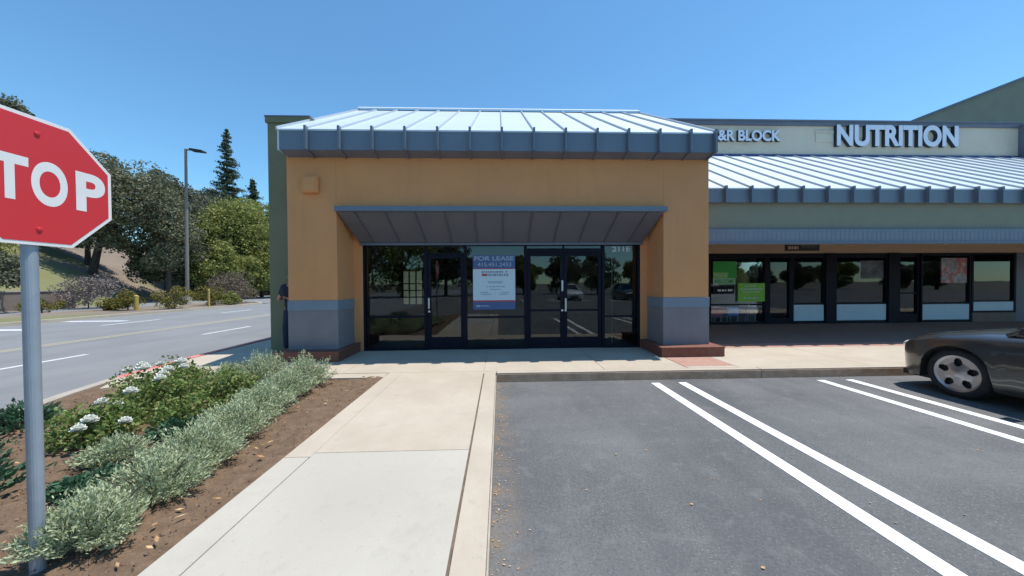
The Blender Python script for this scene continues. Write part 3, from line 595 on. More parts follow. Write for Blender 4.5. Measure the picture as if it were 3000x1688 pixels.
# ================================================================== STOP SIGN
XS, YC, ZC, KS = -2.42, 1.866, 2.160, 0.88
ss = thing("stop_sign", "red octagonal stop sign on a grey steel post in the planter", "stop sign", (XS - .05, YC, .12))
def octo(r): return [(YC + r * math.cos(R(22.5 + 45 * i)), ZC + r * math.sin(R(22.5 + 45 * i))) for i in range(8)]
rr = .381 * KS / math.cos(R(22.5))
b = MB(); b.prism(octo(rr), XS - .004, XS, M_white, axis='x'); pl = b.build("plate", ss, bevel=.001)
b = MB(); b.prism(octo(rr * .945), XS, XS + .0015, M_red, axis='x'); b.build("face", ss)
b = MB(); b.prism(octo(rr * .99), XS - .006, XS - .0045, M_alublue, axis='x'); b.build("back", ss)
for ch, y0, y1 in (('S', 1.742, 1.888), ('T', 1.925, 2.080), ('O', 2.090, 2.258), ('P', 2.300, 2.462)):
    zz = lambda z: 1.61 + (z - 1.61) * KS
    text_fit("letter", ch, y0 * KS, y1 * KS, zz(2.105 if ch != 'O' else 2.098), zz(2.360 if ch != 'O' else 2.366), XS + .0016, M_white, ss, ext=.0004, offset=.035, face='+x')
b = MB(); pts = [(XS - .035, YC - .01, -.3), (XS - .04, YC - .01, 2.46)]
b.tube(pts, .029, M_galv, 20); b.build("post", ss, smooth=False)
bpy.data.objects["post.001"] if "post.001" in bpy.data.objects else None
for z in (1.91, 2.41):
    b = MB(); b.tube([(XS - .01, YC, z), (XS + .006, YC, z), (XS + .008, YC, z)], [.012, .012, .006], M_red, 12); b.build("bolt", ss)

# ================================================================== PLANTS
M_lav = leafmat("lavender_leaf", [(0.32, 0.37, 0.20), (0.42, 0.47, 0.28), (0.50, 0.55, 0.34), (0.38, 0.44, 0.26), (0.54, 0.58, 0.37)], .15, .8)
M_stem = mat("woody_stem", (0.10, 0.08, 0.06), 1, (0.16, 0.13, 0.10), 20)
M_rose = leafmat("rose_leaf", [(0.08, 0.14, 0.03), (0.16, 0.24, 0.06), (0.26, 0.33, 0.10), (0.14, 0.19, 0.05), (0.28, 0.24, 0.09)], .3, .5)
M_dkg = leafmat("dark_green_leaf", [(0.035, 0.09, 0.045), (0.07, 0.15, 0.08), (0.11, 0.21, 0.11)], .2, .55)
M_petal = mat("white_petal", (0.85, 0.84, 0.78), 0.7, (0.80, 0.79, 0.70), 30)
def stems_mesh(x, y, r, h, n, z0):
    b = MB()
    for i in range(n):
        a = random.uniform(0, 6.28); q = r * math.sqrt(random.random()) * .85
        b.tube([(x + .05 * math.cos(a), y + .05 * math.sin(a), z0), (x + q * .5 * math.cos(a), y + q * .5 * math.sin(a), z0 + h * .4), (x + q * math.cos(a), y + q * math.sin(a), z0 + h * .75)], [.006, .004, .002], M_stem, 5, False)
    return b
def lavender(x, y, r, h, lab, m=M_lav, nst=430, name="lavender_bush", cat="bush", grp="grey green bushes along the walkway side of the planter", ln=26, ls=.027, asp=3.4):
    z0 = .13; t = thing(name, lab, cat, (x, y, z0), grp)
    stems_mesh(x, y, r, h, 26, z0).build("stem", t)
    a = rng.uniform(0, 2 * np.pi, nst); q = np.sqrt(rng.random(nst)); lump = 1 + .22 * np.sin(a * 3 + x * 7) + .12 * np.sin(a * 5 + y * 5)
    tipx = x + np.cos(a) * q * r * lump; tipy = y + np.sin(a) * q * r * lump
    tiph = h * (1 - .62 * q ** 2.2) * rng.uniform(.72, 1.12, nst) * (1 + .15 * np.sin(tipx * 17) * np.cos(tipy * 15))
    base = np.stack([x + (tipx - x) * .55, y + (tipy - y) * .55, z0 + tiph * .30], 1); tip = np.stack([tipx, tipy, z0 + tiph], 1)
    u = rng.uniform(.0, 1, (nst, ln)); P = base[:, None] + (tip - base)[:, None] * u[..., None] + rng.normal(scale=.009, size=(nst, ln, 3))
    d = unit(tip - base)[:, None].repeat(ln, 1).reshape(-1, 3)
    quads("foliage", leaf_quads(P.reshape(-1, 3), ls, asp, up=d * 1.1, spread=.8), m, t)
    return t
lavs = [(-2.38, 2.02, .27, .30, "grey green bush nearest the camera, just right of the stop sign post"), (-2.42, 2.42, .30, .34, "grey green bush second from the stop sign post"), (-2.52, 2.86, .31, .34, "grey green bush in the middle of the walkway row, over fallen orange leaves"),
        (-2.62, 3.35, .33, .35, "fourth grey green bush from the stop sign post"), (-2.72, 3.88, .33, .36, "fifth grey green bush from the stop sign post"), (-2.78, 4.40, .33, .40, "second last grey green bush before the paved corner"), (-2.80, 4.90, .36, .48, "last grey green bush at the paved corner, in front of the left pier"),
        (-3.45, 5.05, .38, .52, "tall grey green bush beside the last one, towards the road"), (-4.00, 5.15, .30, .34, "small grey green bush behind the white flowers"), (-3.25, 2.95, .22, .2, "small sparse grey green plant on bare mulch behind the row"),
        (-2.50, 2.64, .26, .24, "low grey green bush squeezed between the second and middle bushes of the row"), (-2.60, 3.10, .27, .26, "low grey green bush squeezed between the middle and fourth bushes"), (-2.68, 3.62, .27, .28, "low grey green bush squeezed between the fourth and fifth bushes"), (-2.78, 4.15, .28, .30, "low grey green bush squeezed between the fifth and second last bushes")]
for l in lavs: lavender(*l)
def rosebush(x, y, r, h, lab, nf, m=M_rose):
    z0 = .13; t = thing("rose_bush", lab, "bush", (x, y, z0), "white flowering bushes by the road kerb")
    stems_mesh(x, y, r, h, 16, z0).build("stem", t)
    n = 2600; D = unit(rng.normal(size=(n, 3))); D[:, 2] = np.abs(D[:, 2]); rad = rng.uniform(.45, 1.08, n) * (1 + .25 * np.sin(D[:, 0] * 6 + x) * np.cos(D[:, 1] * 5 + y))
    P = np.stack([x + D[:, 0] * r * rad, y + D[:, 1] * r * rad, z0 + .05 + D[:, 2] * h * rad * .9], 1)
    quads("foliage", leaf_quads(P, .040, 1.6), m, t)
    for fx, fy, fz in nf:
        s = random.uniform(.055, .08); k = 22; V = []
        for j in range(k):
            aa = j * 2.4; tl = .2 + .8 * j / k; dv = Vector((math.cos(aa) * tl, math.sin(aa) * tl, 1.1 - tl)).normalized(); sd = dv.cross(Vector((0, 0, 1))).normalized(); up = sd.cross(dv); c = Vector((fx, fy, fz))
            V.append([c, c + dv * s * .6 + sd * s * .62, c + dv * s, c + dv * s * .6 - sd * s * .62])
        quads("flower", np.array([[list(p) for p in f] for f in V]), M_petal, t)
for l in [(-3.85, 3.35, .36, .34, "leafy bush with white flowers nearest the stop sign post", [(-3.95, 3.47, .44), (-3.72, 3.17, .38), (-3.66, 3.04, .36), (-3.97, 3.62, .36), (-3.55, 3.3, .32)]), (-4.45, 4.55, .46, .44, "fullest leafy bush topped with clusters of white flowers", [(-4.70, 4.42, .52), (-4.60, 4.72, .53), (-4.50, 4.42, .55), (-4.66, 4.55, .56), (-4.49, 4.84, .5), (-4.26, 4.68, .5), (-4.2, 4.4, .53), (-4.35, 4.75, .55), (-4.75, 4.62, .5)]),
          (-3.95, 4.05, .36, .38, "leafy bush with three white flowers, in the middle of the bed", [(-4.06, 4.19, .52), (-3.94, 3.72, .47), (-4.0, 4.1, .5)]), (-3.55, 4.45, .38, .36, "leafy green bush without flowers, before the tall grey green bush", []),
          (-4.75, 5.2, .30, .28, "low leafy bush at the far corner by the road kerb", [(-4.8, 5.2, .42)]), (-3.35, 3.75, .30, .24, "low leafy bush without flowers behind the grey green row", [])]: rosebush(*l)
for x, y, r, h, lab in [(-4.55, 2.75, .45, .36, "dark green bush behind the stop sign post by the kerb"), (-3.75, 2.35, .42, .34, "dark green bush at the left edge of the view"), (-3.02, 2.52, .2, .12, "low dark green plant on the mulch right of the post"), (-5.0, 3.65, .34, .28, "low dark green plant against the kerb left of the flowers"), (-3.15, 3.4, .26, .16, "low green plant between the grey green row and the flowers"), (-4.2, .9, .5, .4, "dark green bush at the near end of the planter")]:
    lavender(x, y, r, h, lab, M_dkg, 130, "dark_bush", "bush", "dark green bushes in the planter", 12, .05, 2.2)
M_fall = leafmat("fallen_leaf", [(0.50, 0.27, 0.10), (0.62, 0.42, 0.22), (0.40, 0.20, 0.08), (0.60, 0.48, 0.34)], .1, .8)
P = [(-1.93, 2.35), (-1.95, 1.92), (-1.97, 1.98), (-2.23, 2.44), (-2.28, 3.62), (-2.04, 2.92), (-2.02, 2.18), (-2.1, 2.1), (-2.15, 3.2), (-2.2, 3.9), (-2.1, 4.3), (-2.3, 2.8), (-2.12, 4.7)]
for k in range(34): P.append((random.uniform(-3.6, -1.9), random.uniform(1.4, 5.0)))
for k in range(10): P.append((random.uniform(-4.6, -3.0), random.uniform(2.4, 3.4)))
V = []
for x, y in P:
    s = random.uniform(.02, .036) if (x, y) in P[:9] else random.uniform(.012, .03); a = random.uniform(0, 6.28); c = Vector((x, y, .15 + random.uniform(0, .02))); u = Vector((math.cos(a), math.sin(a), random.uniform(-.2, .3))) * s; vv = Vector((-math.sin(a), math.cos(a), random.uniform(-.3, .3))) * s * .36
    V.append([c - u, c + vv, c + u, c - vv])
tag(quads("fallen_leaves", np.array([[list(p) for p in f] for f in V]), M_fall), "dry orange leaves scattered over the mulch", "leaf litter", kind='stuff')
V = []
for k in range(420):
    if random.random() < .55: x = -.06 + abs(random.gauss(0, .10)); y = random.uniform(.8, 5.3)
    elif random.random() < .6: x = random.uniform(0, 7); y = 5.47 - abs(random.gauss(0, .06))
    else: x = random.uniform(0, 6); y = random.uniform(1.2, 5.2)
    s = random.uniform(.004, .012); a = random.uniform(0, 6.28); c = Vector((x, y, .006)); u = Vector((math.cos(a), math.sin(a), .2)) * s; vv = Vector((-math.sin(a), math.cos(a), 0.1)) * s * .6
    V.append([c - u, c + vv, c + u, c - vv])
for x, y in ((1.07, 3.1), (1.38, 3.16), (1.37, 2.37), (1.46, 1.82)):
    V.append([Vector((x - .012, y, .008)), Vector((x, y - .01, .01)), Vector((x + .013, y, .012)), Vector((x, y + .012, .01))])
tag(quads("gutter_litter", np.array([[list(p) for p in f] for f in V]), M_fall), "crumbs of dry leaf and grit along the kerb of the parking lot", "leaf litter", kind='stuff')

# ================================================================== TREES
M_grey = leafmat("grey_green_leaf", [(0.10, 0.105, 0.055), (0.16, 0.16, 0.09), (0.26, 0.25, 0.15), (0.13, 0.135, 0.075)], .2)
M_olive = leafmat("olive_leaf", [(0.14, 0.16, 0.04), (0.24, 0.26, 0.07), (0.36, 0.36, 0.11), (0.18, 0.20, 0.055)], .3)
M_ever = leafmat("conifer_needle", [(0.04, 0.07, 0.04), (0.07, 0.105, 0.06), (0.11, 0.14, 0.08)], .15)
M_dull = leafmat("dull_green_leaf", [(0.08, 0.09, 0.05), (0.12, 0.13, 0.08), (0.18, 0.18, 0.11)], .2)
M_yg = leafmat("yellow_green_leaf", [(0.14, 0.17, 0.03), (0.22, 0.25, 0.06), (0.12, 0.14, 0.03)], .3)
M_pink = leafmat("pink_brown_leaf", [(0.20, 0.12, 0.11), (0.12, 0.12, 0.05), (0.28, 0.18, 0.17), (0.10, 0.11, 0.04)], .2)
M_purp = leafmat("dry_purple_leaf", [(0.20, 0.16, 0.15), (0.26, 0.21, 0.19), (0.15, 0.13, 0.10)], .1)
M_gold = leafmat("golden_shrub_leaf", [(0.20, 0.16, 0.03), (0.14, 0.15, 0.03), (0.26, 0.19, 0.04), (0.11, 0.13, 0.03)], .2)
def tree(x, y, z0, crown, m, label, lobes=38, per=330, ls=.3, name="broadleaf_tree", group="trees on the slope beyond the road", trunk_r=.25, lr=.34, cat="tree"):
    cx, cy, cz, rx, ry, rz = crown
    t = thing(name, label, cat, (x, y, z0), group)
    L = []
    while len(L) < lobes:
        p = rng.uniform(-1, 1, 3); q = np.linalg.norm(p)
        if q > 1 or q < .35: continue
        L.append(p)
    L = np.array(L); Cn = np.array([cx, cy, cz]) + L * np.array([rx, ry, rz]) * .82
    b = MB(); top = (cx, cy, cz + rz * .3)
    b.tube([(x, y, z0 - .3), (x + (cx - x) * .3, y, z0 + (cz - z0) * .45), top], [trunk_r, trunk_r * .75, trunk_r * .2], M_bark, 8)
    for i in range(0, min(lobes, 14)):
        s = Vector((x + (cx - x) * .35, y, z0 + (cz - z0) * random.uniform(.4, .85))); e = Vector(Cn[i]); md = (s + e) * .5 + Vector((0, 0, .3))
        b.tube([s, md, e], [trunk_r * .35, trunk_r * .22, trunk_r * .06], M_bark, 6, False)
    b.build("trunk", t)
    n = lobes * per; D = unit(rng.normal(size=(n, 3))); ci = np.repeat(np.arange(lobes), per)
    lrad = (rng.uniform(.65, 1.25, lobes) * lr * (rx + ry + rz) / 3)[ci]
    P = Cn[ci] + D * (lrad * rng.uniform(.45, 1.05, n) ** .6)[:, None] * [1, 1, .8]
    quads("crown", leaf_quads(P, ls * .8, 1.7), m, t); return t
H = lambda x, y: hill_h(x, y)
# big grey green tree, right of the stop sign
tree(-39.4, 34, H(-39.4, 34), (-36.6, 34, 9.6, 4.3, 4.0, 4.8), M_grey, "large rounded grey green tree with a dark leaning trunk, right of the stop sign", 60, 380, .30, trunk_r=.32)
tree(-33.2, 35, H(-33.2, 35) + .0, (-33.0, 35, 7.0, 2.6, 2.8, 4.6), M_grey, "narrower grey green tree drooping beside the large rounded one", 34, 330, .28)
tree(-33.5, 43, .1, (-33.3, 43, 7.6, 4.3, 4, 5.2), M_olive, "olive green tree directly behind the light pole", 50, 340, .32)
tree(-31.0, 45, .1, (-30.5, 45, 6.2, 3.9, 3.6, 4.9), M_olive, "bright olive tree right of the light pole, in front of the tall conifer", 46, 340, .32)
tree(-28.6, 44, .1, (-28.0, 44, 4.8, 3.0, 3.2, 4.0), M_olive, "olive green tree cut off by the green wall", 36, 320, .3)
tree(-41, 45, H(-41, 45), (-40.5, 45, 7.6, 3.6, 3.6, 4.4), M_dull, "dark tree filling the gap behind the two grey green trees", 36, 300, .34)
tree(-56, 58, H(-56, 58), (-56, 58, 17.2, 4.2, 4, 3.4), M_dull, "distant dark tree rising behind the large grey green one", 36, 260, .42)
tree(-50, 60, H(-50, 60), (-50, 60, 15.0, 4.0, 4, 3.6), M_dull, "distant dark tree just left of the light pole top", 36, 260, .42)
tree(-44.8, 60, 1, (-44.8, 60, 12.5, 3.8, 4, 4.2), M_dull, "distant dark tree just left of the tall conifer", 34, 260, .42)
tree(-46.5, 33, H(-46.5, 33), (-46.5, 33, 9.6, 3.8, 4, 3.6), M_dull, "dark tree on the slope mostly hidden behind the stop sign", 36, 300, .34)
tree(-28.0, 18.5, .1, (-27.5, 18.5, 10.9, 1.9, 2.0, 1.9), M_dull, "tall feathery dark tree at the left edge of the view", 30, 260, .2, trunk_r=.3)
tree(-30.5, 21, .1, (-30.2, 21, 2.4, 1.4, 1.8, 1.6), M_dull, "low dark tree beneath the feathery tree at the left edge", 20, 260, .2)
for x, y, cz, rx, rz, m, lab in ((-36.2, 38, 4.6, 3.4, 3.4, M_grey, "low spreading grey green tree filling the gap under the large one"), (-33.6, 38.5, 3.6, 2.8, 3.0, M_dull, "dark low tree just left of the light pole foot"), (-30.9, 39, 3.4, 2.6, 3.2, M_olive, "low olive tree just right of the light pole"),
        (-29.0, 41, 2.8, 2.4, 2.6, M_olive, "low olive tree over the end of the far lot"), (-37.4, 45, 9.5, 3.6, 4.2, M_dull, "dark tree between the two tallest grey green crowns"), (-36.0, 50, 10.2, 3.8, 4.6, M_olive, "tall olive tree behind the light pole, left of the conifer"), (-42.6, 36.5, 6.0, 3.0, 3.6, M_dull, "dark tree on the slope left of the dark leaning trunk")):
    tree(x, y, max(.1, H(x, y)), (x, y, cz + max(0, H(x, y)) * .5, rx, rx, rz), m, lab, 36, 320, .3)
def conifer(x, y, z0, h, rb, label, m=M_ever):
    t = thing("conifer", label, "conifer", (x, y, z0), "conifers behind the olive trees")
    b = MB(); b.tube([(x, y, z0), (x, y, z0 + h * .5), (x, y, z0 + h)], [.3, .18, .02], M_bark, 8); b.build("trunk", t)
    Ps = []; z = z0 + h * .12
    while z < z0 + h * .985:
        f = (z - z0) / h; rad = rb * (1 - f) ** .8 * random.uniform(.55, 1.15) + .12
        for k in range(int(5 + 5 * (1 - f))):
            a = random.uniform(0, 6.28); L = rad * random.uniform(.6, 1.15); n = int(22 + 62 * L)
            u = rng.uniform(.1, 1, n); P = np.stack([x + math.cos(a) * u * L, y + math.sin(a) * u * L, z - u * L * .25 + (u ** 3) * L * .2], 1)
            P += rng.normal(size=P.shape) * [.13 * L + .04, .13 * L + .04, .10]; Ps.append(P)
        z += h * random.uniform(.014, .026)
    quads("crown", leaf_quads(np.concatenate(Ps), .28, 2.2), m, t)
conifer(-42.9, 55, 1.0, 25.3, 3.9, "tall narrow conifer spire standing above the olive trees")
conifer(-42.5, 60, 1.0, 19.2, 4.2, "shorter conifer partly hidden by the green wall")
conifer(-39.6, 60, .5, 15.5, 3.0, "lowest conifer, showing only a strip left of the green wall")
def shrub(x, y, r, h, m, lab, grp="low shrubs along the far kerb", ls=.12, n=5, z0=.1, name="shrub"):
    tree(x, y, z0, (x, y, z0 + h * .5, r, r, h * .55), m, lab, n * 3, 150, ls, name, grp, .04, .42, "shrub")
shrub(-27.2, 21.0, .9, .7, M_gold, "low yellow green shrub nearest the stop sign post"); shrub(-23.7, 21.4, .5, .7, M_gold, "smallest golden shrub touching the round golden one"); shrub(-22.6, 21.3, .8, 1.15, M_gold, "round golden shrub in the middle of the far kerb")
shrub(-20.9, 22.4, 1.0, 1.45, M_gold, "largest round golden green shrub, left of the light pole"); shrub(-21.2, 25.6, 1.0, 1.4, M_gold, "golden green shrub at the foot of the light pole"); shrub(-20.3, 26.2, .7, 1.0, M_olive, "small green shrub right of the light pole")
shrub(-21.9, 28.2, 1.9, 2.4, M_pink, "pinkish flowering bush right of the light pole", ls=.16, n=9); shrub(-29.8, 25.5, 2.0, 2.1, M_purp, "dry purplish brown bush on the far strip behind the golden shrubs", ls=.16, n=9)
shrub(-37.5, 26.0, 1.5, 2.6, M_yg, "bright yellow green bush on the slope below the stop sign", ls=.18, n=7, z0=H(-37.5, 26)); shrub(-35.5, 25, .9, 1.6, M_olive, "dark olive bush on the slope, right of the yellow green one", ls=.16, n=6, z0=H(-35.5, 25))
shrub(-40.6, 27, 1.8, 2.6, M_dull, "dark bush on the slope left of the yellow green one", ls=.2, n=8, z0=H(-40.6, 27))
for i, (x, y, r, h) in enumerate([(-42, 55, 3.0, 2.6), (-38.5, 56, 3.0, 2.4), (-35, 54, 2.8, 2.2), (-31, 53, 2.8, 2.4), (-45, 50, 3, 2.6)]):
    shrub(x, y, r, h, M_dull, ["dark hedge clump left of the pale road end", "dark hedge clump below the tall conifer", "dark hedge clump at the end of the far lot", "dark hedge clump next to the green wall", "dark hedge clump furthest left behind the low wall"][i], "hedge at the end of the far lot", .3, 10)
# trees behind the camera, seen in the shop glass
for i, (x, y, h) in enumerate([(-30, -24, 9), (-24, -26, 9), (-18, -25, 9.5), (-12, -27, 9), (-7, -29, 8), (-1.5, -33, 6.6), (3.5, -34, 6), (9, -34, 6.5), (14, -33, 6.2), (20, -33, 5.2), (26, -34, 6.2), (32, -36, 4.6), (39, -33, 5.4), (46, -36, 4.8), (54, -37, 5.4), (62, -38, 6.5), (72, -36, 5), (82, -38, 6)]):
    tree(x, y, 0, (x, y, h * .5, h * .52, h * .45, h * .5), (M_olive, M_dull, M_grey)[i % 3], "tree across the parking lot, seen only as a dark reflection in the glass", 30, 220, .45, "parking_lot_tree", "trees across the parking lot")

# low wall behind the far strip, pole, bollard
b = MB(); b.box(-31.6, -31.3, 16, 26, -.05, 1.25, M_gcon); b.box(-31.65, -31.25, 16, 26, 1.25, 1.33, M_conc2)
tag(b.build("low_wall"), "low grey wall at the foot of the brown slope beyond the road", "wall")
lp = thing("light_pole", "tall slim parking light pole with one flat lamp head", "light pole", (-24.2, 27, 0))
b = MB(); b.tube([(-24.2, 27, .6), (-24.1, 27, 12.1)], [.12, .085], M_pole, 12); b.build("pole", lp)
b = MB(); b.tube([(-24.2, 27, 0), (-24.2, 27, .7)], .28, M_conc2, 14); b.build("base", lp)
b = MB(); b.box(-24.1, -23.6, 26.95, 27.05, 12.0, 12.08, M_pole); b.build("arm", lp)
b = MB(); b.hexa([(-23.65, 26.75, 11.95), (-22.75, 26.75, 11.85), (-22.75, 27.25, 11.85), (-23.65, 27.25, 11.95), (-23.65, 26.75, 12.1), (-22.75, 26.75, 11.96), (-22.75, 27.25, 11.96), (-23.65, 27.25, 12.1)], M_black); b.build("lamp_head", lp)
M_by = mat("yellow_bollard_paint", (0.42, 0.29, 0.06), 0.7, (0.50, 0.36, 0.10), 4)
for x, y, h, lab in ((-22.0, 21.2, 1.0, "short yellow bollard between two golden shrubs"), (-20.0, 23.9, 1.3, "thin yellow post in front of the light pole")):
    b = MB(); b.tube([(x, y, 0), (x, y, h), (x, y, h + .05)], [.11 if h < 1.1 else .06, .11 if h < 1.1 else .06, .03], M_by, 14); tag(b.build("bollard", smooth=False), lab, "bollard", "yellow posts by the far kerb")

# ================================================================== CARS
def make_car(paint, loc, label, group=None):
    t = thing("car", label, "car", loc, group)
    WB = 1.36; WR = .335; AR = .368
    st = [(2.15, .40, .32, .60), (2.13, .56, .25, .65), (2.08, .68, .21, .69), (2.01, .77, .19, .715), (1.93, .83, .19, .74), (1.85, .865, .19, .762)]
    y = 1.80
    while y > -1.95: st.append((y, None, .20, None)); y -= .045
    st += [(-2.0, .87, .22, .93), (-2.15, .84, .25, .91), (-2.27, .76, .30, .87), (-2.33, .60, .38, .80)]
    b = MB(); rows = []
    for (y, wd, zb, zs) in st:
        if wd is None:
            wd = .885 - .02 * max(0, (abs(y) - 1.2)) ; wd = min(wd, .895)
            zs = np.interp(y, [-2, -1.6, -.6, .6, 1.2, 1.6, 1.85], [.93, .94, .94, .92, .89, .84, .765])
        zc = np.interp(y, [-2.3, -1.7, .7, 1.3, 1.9, 2.24], [.9, 1.0, 1.0, .955, .83, .60])
        for yc in (WB, -1.36):
            d = abs(y - yc)
            if d < AR: zb = max(zb, WR + math.sqrt(AR * AR - d * d))
        bul = lambda z: wd - .035 * ((z - .52) / .33) ** 2
        flare = .018 if any(abs(y - yc) < AR + .05 for yc in (WB, -1.36)) else 0
        half = [(wd - .14, zb + .004), (bul(zb) + flare - .015, zb), (bul(zb) + flare, zb + .015)]
        for k in range(1, 6): z = zb + .015 + (zs - .06 - zb - .015) * k / 5; half.append((bul(z) + flare * (1 - k / 5), z))
        half += [(wd - .075, zs - .02), (wd - .125, zs + .002), (wd * .72, zs + (zc - zs) * .5), (wd * .4, zs + (zc - zs) * .88), (0, zc)]
        full = [(-x, z) for x, z in half] + [(x, z) for x, z in reversed(half[:-1])]
        rows.append([(x, y, z) for x, z in full])
    n = len(rows[0])
    for r_ in rows: b.v += r_
    mi_ = b.mi(paint)
    for i in range(len(rows) - 1):
        for j in range(n - 1): a = i * n + j; b.f.append((a, a + 1, a + n + 1, a + n)); b.m.append(mi_)
    b.f.append(tuple(range(n))); b.m.append(mi_); b.f.append(tuple((len(rows) - 1) * n + j for j in reversed(range(n)))); b.m.append(mi_)
    body = b.build("body", t, smooth=True, loc=(0, 0, 0))
    md = body.modifiers.new("es", 'EDGE_SPLIT'); md.split_angle = R(38)
    b = MB()
    for s in (-1, 1):     # dark wheel wells and underbody
        for yc in (WB, -1.36): b.box(min(s * .25, s * .74), max(s * .25, s * .74), yc - .37, yc + .37, .2, .72, M_black)
    b.box(-.74, .74, -2.1, 2.05, .17, .24, M_black); b.build("underbody", t, loc=(0, 0, 0))
    # cabin
    G = glassmat("car_glass_dark", (.25, .27, .28), 1.6) if "car_glass_dark" not in MATS else MATS["car_glass_dark"]
    zb = .915; zt_ = 1.42
    lo = [(-.75, .95), (.75, .95), (.75, -1.85), (-.75, -1.85)]; hi = [(-.57, .12), (.57, .12), (.56, -1.05), (-.56, -1.05)]
    b = MB(); b.hexa([(x, y, zb) for x, y in lo] + [(x, y, zt_) for x, y in hi], G); b.build("window", t, loc=(0, 0, 0))
    b = MB(); b.hexa([(x * 1.02, y, zt_ + .003) for x, y in hi] + [(x * .75, y * .7 - .1, zt_ + .06) for x, y in hi], paint); b.build("roof", t, bevel=.02, loc=(0, 0, 0))
    b = MB()
    for s in (-1, 1):
        b.tube([(s * .755, .95, zb), (s * .585, .12, zt_ + .01)], .03, paint, 8); b.tube([(s * .755, -1.85, zb), (s * .575, -1.05, zt_ + .01)], .05, paint, 8); b.tube([(s * .765, -.35, zb), (s * .59, -.45, zt_)], .028, M_black, 8); b.tube([(s * .585, .12, zt_ + .01), (s * .575, -1.05, zt_ + .01)], .025, paint, 8)
    b.build("pillar", t, loc=(0, 0, 0))
    # lamps
    HL = mat("headlamp_lens", (.75, .76, .74), .12, (.8, .8, .78), 8, coat=.5); TL = mat("tail_lamp", (.4, .02, .02), .2, (.45, .03, .03), 5)
    for s in (-1, 1):
        for nm, yy, zz, m, dx in (("headlight", 1.965, .650, HL, .655), ("tail_light", -2.17, .80, TL, .72)):
            bm = bmesh.new(); bmesh.ops.create_uvsphere(bm, u_segments=16, v_segments=10, radius=1); 
            for v in bm.verts: v.co = Vector((v.co.x * .13 + s * dx, v.co.y * .12 + yy, v.co.z * .058 + zz + (v.co.y * -.02)))
            me = bpy.data.meshes.new(nm); bm.to_mesh(me); bm.free(); me.materials.append(m); me.polygons.foreach_set("use_smooth", [True] * len(me.polygons))
            o = bpy.data.objects.new(nm, me); C.objects.link(o); o.parent = t
        b = MB(); b.hexa([(s * .84, .62, .93), (s * 1.02, .60, .95), (s * 1.02, .72, .95), (s * .84, .76, .93), (s * .84, .62, 1.04), (s * 1.0, .60, 1.06), (s * 1.0, .70, 1.05), (s * .84, .74, 1.03)], paint); b.build("mirror", t, bevel=.015, loc=(0, 0, 0))
        for y0 in (.62, -.42):     # door seams and handles
            b = MB(); b.box(s * .887 - .006, s * .887 + .006, y0 - .004, y0 + .004, .30, .86, M_black); b.build("door_seam", t, loc=(0, 0, 0))
        for y0 in (-.28, -1.15):
            b = MB(); b.box(s * .89 - .015, s * .89 + .015, y0 - .08, y0 + .08, .76, .785, paint); b.build("door_handle", t, bevel=.008, loc=(0, 0, 0))
    b = MB(); b.box(-.38, .38, 2.10, 2.155, .34, .46, M_black); b.build("grille", t, loc=(0, 0, 0)); b = MB(); b.box(-.15, .15, 2.15, 2.165, .47, .56, M_white); b.build("number_plate", t, loc=(0, 0, 0))
    # wheels: tyre, rim with five round openings
    def wheel(s, yc):
        wt = bpy.data.objects.new("wheel", None); 
        bm = MB(); k = 40; prof = [(.0, .245), (.012, .26), (.008, .285), (-.008, .32), (-.05, .335), (-.17, .335), (-.205, .31), (-.215, .25)]
        xo = s * .845
        for i in range(k):
            a = 2 * math.pi * i / k
            for (dx, rr_) in prof: bm.v.append((xo + s * dx, yc + rr_ * math.cos(a), WR + rr_ * math.sin(a)))
        q = len(prof); mi2 = bm.mi(M_tyre)
        for i in range(k):
            for j in range(q - 1): a0 = i * q + j; a1 = ((i + 1) % k) * q + j; bm.f.append((a0, a0 + 1, a1 + 1, a1)); bm.m.append(mi2)
        tyre = bm.build("wheel", t, smooth=True, loc=(0, 0, 0))
        bm = MB(); K = 90; rad = [.215, .20, .185, .165, .145, .125, .105, .08, .05, .0]; dep = [.0, -.012, -.02, -.022, -.024, -.026, -.022, -.014, -.004, .0]
        def hole(r_, a):
            for h5 in range(5):
                ha = math.radians(18 + 72 * h5); hx, hy = .16 * math.cos(ha), .16 * math.sin(ha)
                px, py = r_ * math.cos(a), r_ * math.sin(a); ra = (px * math.cos(ha) + py * math.sin(ha)) - .155; ta = -px * math.sin(ha) + py * math.cos(ha)
                if (ra / .056) ** 2 + (ta / .043) ** 2 < 1: return True
            return False
        rad = np.concatenate([[.25, .235], np.linspace(.22, .09, 22), [.06, .035, .0]]); dep = np.interp(rad, [0, .035, .06, .09, .15, .22, .235, .25], [.0, .0, -.008, -.014, -.024, -.018, .0, -.002]) - .004
        for i in range(K):
            a = 2 * math.pi * i / K
            for r1, d1 in zip(rad, dep): bm.v.append((xo + s * d1, yc + r1 * math.cos(a), WR + r1 * math.sin(a)))
        q = len(rad); mr_ = bm.mi(M_rim)
        for i in range(K):
            for j in range(q - 1):
                if hole((rad[j] + rad[j + 1]) / 2, 2 * math.pi * (i + .5) / K): continue
                a0 = i * q + j; a1 = ((i + 1) % K) * q + j; bm.f.append((a0, a0 + 1, a1 + 1, a1)); bm.m.append(mr_)
        bm.build("rim", tyre, smooth=True, loc=(0, 0, 0))
        bm = MB(); bm.tube([(xo - s * .07, yc, WR), (xo - s * .075, yc, WR)], .245, M_black, 30); bm.build("dark_back_disc", tyre, loc=(0, 0, 0))  # plain black disc closing off the openings in the rim
        bpy.data.objects.remove(wt)
    for s in (-1, 1):
        for yc in (WB, -1.36): wheel(s, yc)
    return t
